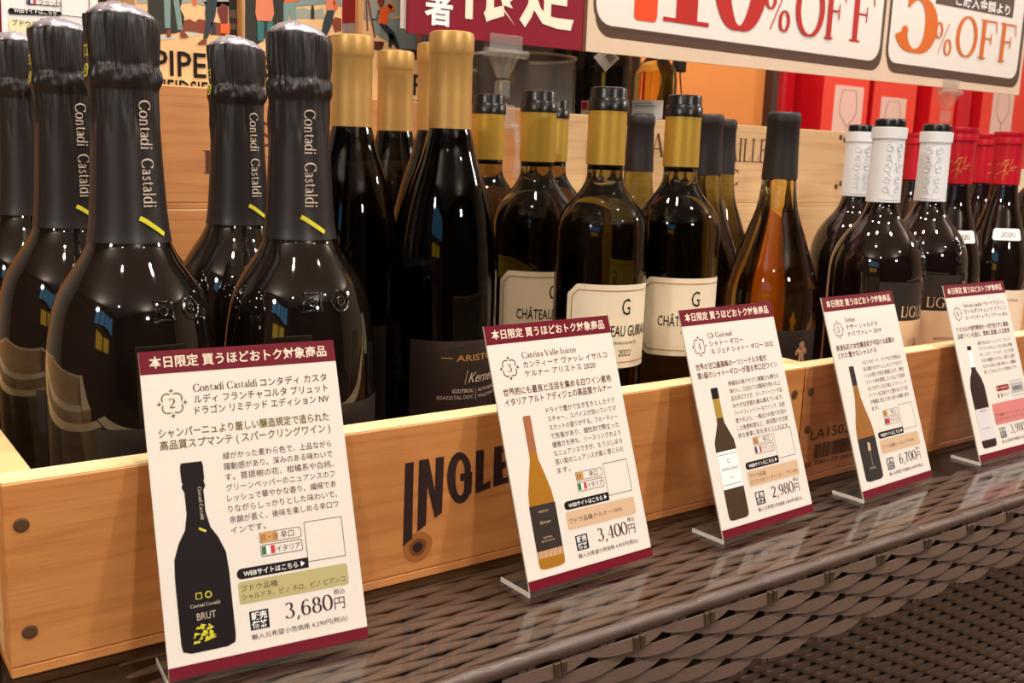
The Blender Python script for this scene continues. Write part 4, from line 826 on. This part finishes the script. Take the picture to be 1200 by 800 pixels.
m = FL(); a, b = sp(545, 12), sp(672, 24); text(m, '限定', a[0], a[1] + .001, .082, sf_(3), w=b[0] - a[0], bold=.028); m.build('cream_lettering', CREAM, sgn)
back = MB().prism([(x - .44, z - .45) for x, z in (sp(469, 33, .872), sp(479, 35, .872), (sp(479, 35, .872)[0], .6), (sp(469, 33, .872)[0], .6))], 0, .002).build('paper_notice', WHITE)
back.location = (.44, .870, .45); tag(back, 'white paper edge peeping out left of the maroon banner', 'notice')

def clip(u, v0, foot, lab, handle=True):
    p = at(u, v0, SY + .002); t = thing('clip_stand', (p.x, SY + .002, foot), 0, lab, 'clip stand'); z = p.z - foot
    MB().box(-.020, -.0060, z - .003, .020, -.0030, z + .014).box(-.020, .0030, z - .003, .020, .0060, z + .014).build('clip_jaw', ACEDGE, t, bevel=.0008)
    MB().tube([(-.026, -.005, z - .004), (.026, -.005, z - .004)], .0042, 10).build('hinge_bar', ACEDGE, t, smooth=True)
    MB().lathe([(.006, z - .028), (.008, z - .024), (.016, z - .008), (.017, z - .004)], 20).build('clip_cup', ACEDGE, t, smooth=True)
    MB().box(-.0065, -.0065, z - .048, .0065, .0065, z - .030).build('joint_cube', ACEDGE, t, bevel=.002)
    c = MB().box(-.018, -.006, z - .080, .002, .006, z - .050); c.build('ribbed_knuckle', ACEDGE, t, bevel=.002)
    m = MB()
    for k in range(6): m.box(-.017 + k * .0034, -.0075, z - .078, -.0155 + k * .0034, -.006, z - .053)
    m.build('knuckle_rib', ACEDGE, t)
    MB().box(.001, -.004, z - .074, .018, .004, z - .054).build('knuckle_block', ACEDGE, t, bevel=.003)
    if handle:
        MB().tube([(.012, -.006, z - .072), (.013, -.014, z - .095), (.012, -.016, z - .115), (.008, -.016, z - .128)], [.003, .0034, .006, .004], 8).build('lever', ACEDGE, t, smooth=True)
        MB().box(-.018, -.010 + .0, z - .079, .018, -.004, z - .074).build('clamp_plate', ACEDGE, t, bevel=.001)
    MB().tube([(-.008, 0, z - .08), (-.008, 0, .0)], .003, 8).build('stem', ACEDGE, t, smooth=True)
    return t
clip(590, 58, CT + .0003, 'clear plastic clip stand gripping the banner bottom above the gold band bottles')
clip(1111, 105, CT, 'clear plastic clip stand under the cream end of the banner, before the red boxes', False)

# ------------------------------------------------------------------ boxes, bottles and cards behind
IV = mat('box_buff', srgb(238, 192, 138), .5); DT = mat('box_dark_trees', srgb(44, 42, 34), .5); TEA = mat('box_teal', srgb(120, 148, 142), .5); BRD = mat('box_brown', srgb(132, 62, 40), .5); NAV = mat('box_navy', srgb(46, 54, 60), .5); SAL = mat('box_salmon', srgb(222, 128, 92), .5)
ORA = mat('box_orange', srgb(240, 100, 40), .5); GRH = mat('box_grey_hills', srgb(160, 160, 148), .5); SNO = mat('box_snow', srgb(206, 198, 180), .5); GBL = mat('box_grey_blue', srgb(128, 146, 144), .5); DRD = mat('box_dark_red', srgb(140, 16, 24), .4); TE2 = mat('box_deep_teal', srgb(50, 112, 112), .5)
BY = .9115
def gift(u0, u1, y, label_, m=IV, z0=.2132, z1=.47, dep=.10):
    a, b = at(u0, 60, y), at(u1, 60, y); t = thing('gift_box', ((a.x + b.x) / 2, y + dep / 2, z0), 0, label_, 'box', 'illustrated wine gift boxes'); w_ = (b.x - a.x) / 2
    MB().box(-w_, -dep / 2, 0, w_, dep / 2, z1 - z0).build('carton', m, t, bevel=.0006)
    def pp(name, m_, polys, k=1):
        mb = FL()
        for P_ in polys: mb.poly([(at(u, v, y).x - t.location.x, at(u, v, y).z - z0) for u, v in P_], lambda x, z, d=0: (x, -dep / 2 - .0002 * k, z))
        return mb.build(name, m_, t)
    def tt(name, m_, s_, ua, ub, vb, vt, bold=.01):
        mb = FL(); A, B_, T_ = at(ua, vb, y), at(ub, vb, y), at(ua, vt, y); text(mb, s_, A.x - t.location.x, A.z - z0, (T_.z - A.z) / .73, lambda x, z, d=0: (x, -dep / 2 - .0008, z), w=B_.x - A.x, bold=bold); return mb.build(name, m_, t)
    return t, pp, tt
E_ = lambda cx, cy, rx, ry, n=14: ell(cx, cy, rx, ry, n=n)[:-1]
t, pp, tt = gift(160, 269, BY, 'buff gift box with winter figures and large dark lettering, behind the left foil bottles')
pp('print_hills', GRH, [[(160, -30), (268, -30), (268, 8), (245, 9), (225, 3), (205, 6), (160, 4)]], 1); pp('print_snow', SNO, [E_(222, 40, 12, 3), E_(193, 44, 14, 3), [(238, 2), (268, 2), (268, 12), (246, 14)]], 1)
pp('print_trees', DT, [[(172, -30), (220, -30), (211, 10), (216, 20), (213, 36), (205, 39), (174, 40)]], 2); pp('print_bush', BRD, [[(213, 25), (222, 22), (228, 26), (233, 22), (247, 25), (262, 28), (264, 42), (214, 36)]], 2)
pp('print_jeans', TEA, [[(191, -20), (199.5, -20), (199.5, 33), (193, 33)], [(200, -20), (207, -20), (214, 35), (208, 35)]], 3); pp('print_boots', BRD, [[(195, 35), (200, 35), (200, 43), (195, 43)], [(211, 36), (215, 36), (221, 44), (211, 44)]], 4)
pp('print_dark_figure', NAV, [[(245, -20), (257, -20), (252, 19), (243, 45), (238, 45), (241, 25), (240, 14)], [(247, 26), (252, 27), (253, 40), (248, 41)]], 3); pp('print_shoe', BRD, [[(230, 52), (242, 52), (242, 46), (237, 46)]], 4)
pp('print_basket', mat('box_maroon_basket', srgb(112, 44, 34), .5), [[(254, 10), (260, 4), (267, 7), (267, 25), (265, 34), (260, 30)]], 3); pp('print_bag', ORA, [[(258, 28), (269, 28), (269, 39), (258, 39)]], 5); pp('print_small_bottle', ORA, [[(226, -2), (230, -2), (230, 6), (226, 6)]], 4)
tt('box_title', INK, 'PIPER', 180, 264, 87, 56); tt('box_subtitle', INK, 'HEIDSIECK', 183, 268, 112, 91)
t, pp, tt = gift(287, 401, BY, 'buff gift box with a salmon jacket figure, between foil and gold capsule bottles')
pp('print_hills', GRH, [[(346, 22), (346, 10), (356, 9), (366, 13), (378, 9), (381, 22)]], 1); pp('print_sky', GBL, [[(346, -30), (400, -30), (400, 8), (380, 5), (346, 8)]], 1); pp('print_trees', DT, [[(287, -30), (334, -30), (332, 30), (324, 33), (300, 54), (287, 50)]], 1)
pp('print_jacket', SAL, [[(301, -20), (317, -20), (321, 16), (318, 25), (301, 24), (299, 15)]], 3); pp('print_jeans', TE2, [[(301, 24), (309, 26), (309, 48), (302, 48)], [(313, 26), (320, 25), (318, 48), (312, 48)]], 3); pp('print_second_jeans', TEA, [[(332, 3), (346, 2), (347, 30), (341, 30), (339, 12), (337, 30), (332, 30)]], 3); pp('print_red_coat', ORA, [[(332, -20), (346, -20), (351, 1), (333, 3)], [(393, 0), (396, 8), (393, 13), (390, 2)]], 3)
pp('print_small_bottle', DT, [[(364, 12), (365, 6), (367, 6), (368, 12), (368, 22), (364, 22)]], 3); pp('print_man_coat', SAL, [[(381, -20), (392, -20), (392, 12), (382, 12)]], 3); pp('print_man_legs', NAV, [[(383, 12), (392, 12), (388, 30), (382, 43), (376, 40), (379, 24)]], 3); pp('print_basket', BRD, [[(388, 24), (393, 20), (400, 22), (400, 36), (392, 38)], [(384, 42), (391, 41), (389, 60), (384, 62)]], 2)
pp('print_red_corner', DRD, [[(287, 66), (312, 66), (312, 100), (287, 100)]], 2)
tt('box_title', INK, 'PIPER', 308, 392, 100, 74); tt('box_subtitle', INK, 'HEIDSIECK', 308, 392, 122, 105)
t, pp, tt = gift(426, 506, BY, 'grey blue and buff gift box with a red sweater figure, left of the maroon banner')
pp('print_sky', GBL, [[(436, 22), (505, 20), (505, 64), (470, 58), (440, 40)]], 1); pp('print_hills', GRH, [[(426, -20), (505, -20), (505, 20), (470, 18), (436, 24), (426, 24)]], 1); pp('print_table', mat('box_dark_brown', srgb(84, 42, 30), .5), [[(470, 57), (505, 60), (505, 76), (486, 70)], [(438, 48), (450, 49), (447, 60), (438, 58)]], 2)
pp('print_sweater', ORA, [[(444, 10), (452, 8), (456, 5), (460, 8), (455, 16), (453, 29), (443, 27)], [(453, 5), (457, 3), (463, 10), (459, 14)]], 3); pp('print_legs', NAV, [[(444, 28), (453, 29), (462, 38), (468, 57), (464, 57), (455, 42)], [(455, 38), (462, 42), (458, 56), (455, 55)]], 3); pp('print_scarf', TE2, [[(442, 12), (445, 12), (442, 25), (440, 25)]], 3); pp('print_head', BRD, [E_(446, 2, 4, 6)], 3)
pp('print_pole', BRD, [[(428, 0), (429.5, 0), (431, 36), (429.5, 36)], [(430, 0), (432, 0), (440, 44), (438, 44)]], 3)
pp('print_glass', SAL, [[(487, 40), (495, 40), (494, 46), (491.6, 48), (491.6, 61), (495, 63), (487, 63), (490.4, 61), (490.4, 48), (488, 46)]], 3)
tt('box_title', INK, 'PIPER', 466, 520, 110, 84); tt('box_subtitle', INK, 'HEIDSIECK', 468, 526, 134, 115)
t, pp, tt = gift(400, 428, .93, 'dark red carton with a grey foot, between two illustrated gift boxes', DRD, dep=.08); pp('print_grey_foot', mat('box_grey', srgb(150, 140, 138), .5), [[(400, 28), (428, 26), (428, 44), (400, 44)]], 1); pp('print_orange_patch', ORA, [[(400, 46), (428, 46), (428, 66), (400, 66)]], 1)
t, pp, tt = gift(266, 289, .93, 'near black carton with faint lettering, between two illustrated gift boxes', DT, dep=.08); pp('print_grey_badge', mat('box_taupe', srgb(112, 96, 84), .5), [[(269, 12), (284, 10), (284, 28), (277, 35), (269, 34)]], 1); tt('faint_lettering', INK, 'ENE', 270, 281, 27, 20); pp('gold_edge', GOLDY, [[(284.6, -20), (286, -20), (286, 42), (285, 42)]], 2)

dp = MB().box(-.40, 0, 0, at(748, 100, 1.0).x - .62, .02, .42).build('display_backboard', mat('dark_back_panel', srgb(58, 44, 36), .6)); dp.location = (.62, 1.0, .2130) ; tag(dp, 'dark brown back panel inside the upper crates behind the clear vase', 'panel')
def vase(u0, u1, vt, y, lab):
    a, b, c_ = at(u0, vt, y), at(u1, vt, y), at((u0 + u1) / 2, vt, y); r = (b.x - a.x) / 2 * .93; t = thing('glass_vase', (c_.x, y, .2130), 0, lab, 'vase'); h = c_.z - .2130
    MB().lathe([(r - .004, .004), (r - .001, 0), (r, .004), (r, h - .001), (r - .0008, h), (r - .0022, h), (r - .003, h - .002), (r - .003, .008), (.001, .008)], 48, cap=False).build('wall', VASEG, t, smooth=True)
    MB().lathe([(r + .0004, h - .0030), (r + .0004, h - .0002), (r - .0030, h - .0002)], 48, cap=False).build('rim', thin_glass('bright_acrylic_edge', haze=.6), t, smooth=True); return t
vase(556, 668, 66, .955, 'clear straight sided glass vase under the maroon banner'); vase(498, 556, 80, .960, 'smaller clear vase left of the big one, behind the gold capsule')
# bottles in the upper right crate
def backbottle(u, y, prof, gm, lab, sc, z=.2130, turn=0):
    c_ = at(u, 100, y); t = thing('shelf_bottle', (c_.x, y, z), math.atan2(-c_.x, y) + R(turn), lab, 'bottle', 'bottles in the upper crate'); P_ = [(r * sc, h * sc) for r, h in prof]
    MB().lathe(P_, 48).build('glass_body', gm, t, smooth='all'); MB().lathe([(.0155 * sc, .27 * sc), (.0155 * sc, .312 * sc), (.0002, .312 * sc)], 32, cap=False).build('capsule', DRKC, t, smooth=40); return t, P_
t, P_ = backbottle(676, .985, bodyC, BGL, 'dark upright bottle in the upper crate right of the clear vase', .86)
t, P_ = backbottle(711, .945, bodyC, BGL, 'dark bottle with a tilted white price tag, under the banner joint', .80)
g = FL(); w_ = wrap(P_, R(-2), at(709, 72, .95).z - .213 - .002, .0046); g.poly([(-.0145, .004), (-.001, -.013), (.013, .003), (-.001, .017)], w_); g.build('price_tag', WHITE, t)['label'] = 'tilted white barcode tag'
g = FL(); w2 = lambda x, y, z=0: w_((x - y) * .7, (x + y) * .7, .0003)
for k in range(9): g.poly([(.001 + k * .0009, -.004), (.0015 + k * .0009, -.004), (.0015 + k * .0009, .005), (.001 + k * .0009, .005)], w2)
g.build('tag_barcode', INK, t)
g = FL(); w_ = wrap(P_, R(-58), at(685, 128, .95).z - .213, .0016); g.poly([(-.008, -.013), (.008, -.013), (.008, .010), (-.008, .010)], w_); g.build('neck_ticket', CREAM, t); g = FL(); g.poly([(-.006, 0), (.006, 0), (.006, .009), (-.006, .009)], lambda x, y, z: w_(x, y, .0003)); g.build('ticket_square', FRED, t)
t, P_ = backbottle(738, 1.055, bodyT, CGL, 'olive bottle between the tagged dark one and the amber one', .80)
t, P_ = backbottle(768, .945, bodyC, TGL, 'amber bottle with a white price ticket at the crate edge', .74)
g = FL(); w_ = wrap(P_, R(-18), at(756, 129, .95).z - .213, .0066); g.poly([(-.017, -.011), (.017, -.011), (.017, .011), (-.017, .011)], w_); g.build('price_ticket', WHITE, t)
g = FL(); w3 = lambda x, y, z=0: w_(x, y, .0003); line(g, [(-.012, .007), (.006, .007)], .001, w3); line(g, [(-.012, .004), (.009, .004)], .0012, w3); line(g, [(-.012, -.006), (.008, -.006)], .0016, w3); g.build('ticket_print', mat('grey_ink', srgb(130, 120, 116), .6), t)
# orange panel with its dark post
def slab(name, u0, u1, y, z0, z1, th, m, lab, cat):
    a, b = at(u0, 120, y), at(u1, 120, y); o = MB().box(-(b.x - a.x) / 2, 0, 0, (b.x - a.x) / 2, th, z1 - z0).build(name, m, bevel=.0008); o.location = ((a.x + b.x) / 2, y, z0)
    return tag(o, lab, cat) if lab else o
slab('orange_panel', 740, 908, 1.30, FLOOR, .62, .02, mat('orange_board', srgb(222, 138, 66), .7, var=.04, scale=20), 'plain orange display panel between the amber bottle and the red boxes', 'panel')
ps = slab('dark_post', 904, 911, 1.28, FLOOR, .62, .02, mat('dark_post_wood', srgb(66, 36, 24), .6), 'narrow dark post at the right edge of the orange panel', 'post')
c_ = at(796, 80, 1.20); t = thing('black_clamp', (c_.x, 1.20, c_.z), 0, 'small black clamp with a thin rod before the orange panel', 'clamp'); MB().box(-.0115, -.006, -.006, .0115, .006, .02).build('jaw', BLKC, t, bevel=.002); MB().tube([(.002, 0, -.005), (.009, 0, -.045)], .0012, 8).build('rod', BLKC, t); MB().tube([(.009, 0, -.045), (.009, .0, -.30)], .0012, 8).build('rod', BLKC, t)
# red glassware boxes
REDO = mat('box_scarlet', srgb(228, 62, 42), .45); REDS = mat('box_crimson', srgb(196, 8, 22), .45); PINKG = mat('box_photo_field', srgb(226, 184, 168), .5); GLI = mat('glass_outline_print', srgb(168, 140, 126), .5)
def redbox(uf0, uf1, y, dep, lab, photo=None, m=REDO):
    a, b = at(uf0, 130, y), at(uf1, 130, y); t = thing('glassware_box', ((a.x + b.x) / 2, y, .0), 0, lab, 'box', 'red glassware cartons'); w_ = (b.x - a.x) / 2
    MB().box(-w_, .0006, 0, w_, dep, .55).build('carton', REDS, t); MB().box(-w_, 0, 0, w_, .0005, .55).build('front_print', m, t)
    if photo:
        u0, u1, vt = photo; A, B_ = at(u0, vt, y), at(u1, vt, y); zt = A.z; x0, x1 = A.x - t.location.x, B_.x - t.location.x; FL().poly([(x0, zt - .17), (x1, zt - .17), (x1, zt), (x0, zt)], lambda x, z, d: (x, -.0004, z)).build('photo_print', PINKG, t)
        cx_ = (x0 + x1) / 2; w0 = (x1 - x0) * .30; mb = FL(); line(mb, [(cx_ - w0 * .72, zt - .008), (cx_ - w0, zt - .035), (cx_ - w0 * .95, zt - .055), (cx_ - w0 * .3, zt - .075), (cx_, zt - .080), (cx_ + w0 * .3, zt - .075), (cx_ + w0 * .95, zt - .055), (cx_ + w0, zt - .035), (cx_ + w0 * .72, zt - .008)], .0028, lambda x, z, d: (x, -.0007, z)); line(mb, [(cx_, zt - .080), (cx_, zt - .15)], .003, lambda x, z, d: (x, -.0007, z)); line(mb, [(cx_ - w0 * .72, zt - .008), (cx_ + w0 * .72, zt - .008)], .0012, lambda x, z, d: (x, -.0007, z)); mb.build('glass_print', GLI, t)
redbox(915, 929, 1.38, .20, 'narrow red carton just right of the dark post', m=REDS)
redbox(963, 1016, 1.33, .22, 'red carton with a pale wine glass picture, left one of those behind the white capsules', (979, 1013, 99))
redbox(1022, 1072, 1.36, .22, 'red carton with a short tumbler picture in a pale square', (1033, 1063, 113))
redbox(1090, 1118, 1.36, .22, 'plain red carton behind the right hand clip stand'); redbox(1150, 1212, 1.36, .22, 'red carton with a tall glass picture, at the right edge', (1165, 1190, 104))
redbox(1122, 1137, 1.36, .10, 'recessed dark red carton right of the clip stand', m=REDS)
bk = MB().box(-.05, 0, 0, 1.1, .03, .62).build('red_backboard', REDS); bk.location = (at(913, 120, 1.66).x + .0, 1.66, 0.0); tag(bk, 'deep red backboard behind the red cartons', 'panel')
for nm, x0, y0 in (('display_plinth', 1.15, 1.26),): 
    o = MB().box(0, 0, FLOOR, 1.7, .5, -.0005).build(nm, mat('plinth_brown', srgb(90, 66, 50), .6)); o.location = (1.65, y0, 0); tag(o, 'brown plinth under the red cartons', 'plinth')
o = MB().box(0, 0, 0, .30, .02, .27).build('pale_panel', mat('cream_board', srgb(236, 216, 180), .6)); q = at(1186, 165, 1.02); o.location = (q.x, 1.02, 0.0); tag(o, 'cream board behind the rightmost red capsule bottle', 'panel')
# the price card clipped up at the left, behind the foil bottles
PY = .850; t = thing('upper_price_card', (.1, PY, .30), 0, 'white price card behind the foil bottle necks, cut by the top edge', 'price card')
g0 = lambda k: (lambda x, z, d=0: (x - .1, -.0002 * k - .0005, z - .30))
pq = lambda u, v: (at(u, v, PY).x, at(u, v, PY).z)
MB().prism([(x - .1, z - .30) for x, z in (pq(-6, 84), pq(116, 96), pq(114, -60), pq(-4, -66))], 0, .001).build('card', WHITE, t)
FL().poly([pq(-6, -60), pq(-1, -60), pq(2, 38), pq(-2, 38)], g0(1)).build('maroon_edge', MAROON, t)
FL().poly([pq(u, v) for u, v in [(11, 9.3), (71, 14), (71, 18.5), (11, 16.5), (9, 13)]], g0(1)).build('web_pill', BLACKP, t); FL().poly([pq(10, 21), pq(108, 32), pq(108, 56), pq(11, 44)], g0(1)).build('grape_box', mat('pale_olive_print', srgb(226, 222, 176), .5), t)
m = FL(); A, B_ = pq(16, 15), pq(66, 18); 
text(m, 'WEBサイトはこちら', 0, 0, .0042, lambda x, y, z: g0(2)(A[0] + x, A[1] + .0003 + y + x * (B_[1] - A[1] - .000) / (B_[0] - A[0])), w=B_[0] - A[0], bold=.01); m.build('web_lettering', WHITE, t)
m = FL(); A = pq(14, 29); text(m, 'ブドウ品種:', A[0], A[1], .0046, g0(2)); A = pq(45, 5.5); text(m, 'フランス', A[0], A[1], .0044, g0(2)); ring(m, [pq(*p) for p in ((31, -6), (66, -3), (67, 8), (31, 5))], [pq(*p) for p in ((32, -5), (65.3, -2), (66.2, 7), (32, 4))], g0(1)); ring(m, [pq(*p) for p in ((70, -40), (104, -38), (105, 22), (71, 18))], [pq(*p) for p in ((70.8, -39), (103.3, -37), (104.2, 21), (71.7, 17.4))], g0(1)); m.build('card_lettering', INK, t)
for u, c in ((32.5, FBLUE), (35.5, WHITE), (38.7, FRED)): FL().poly([pq(u, -4), pq(u + 3, -4), pq(u + 3, 4.6), pq(u, 4.2)], g0(2)).build('flag_stripe', c, t)
MB().tube([(-.03, .004, .012), (-.03, .004, CT - .30 - .0 + .0003)], .003, 8).build('stem', ACEDGE, t); MB().box(-.04, -.002, .005, -.02, .005, .02).build('clip', ACEDGE, t)
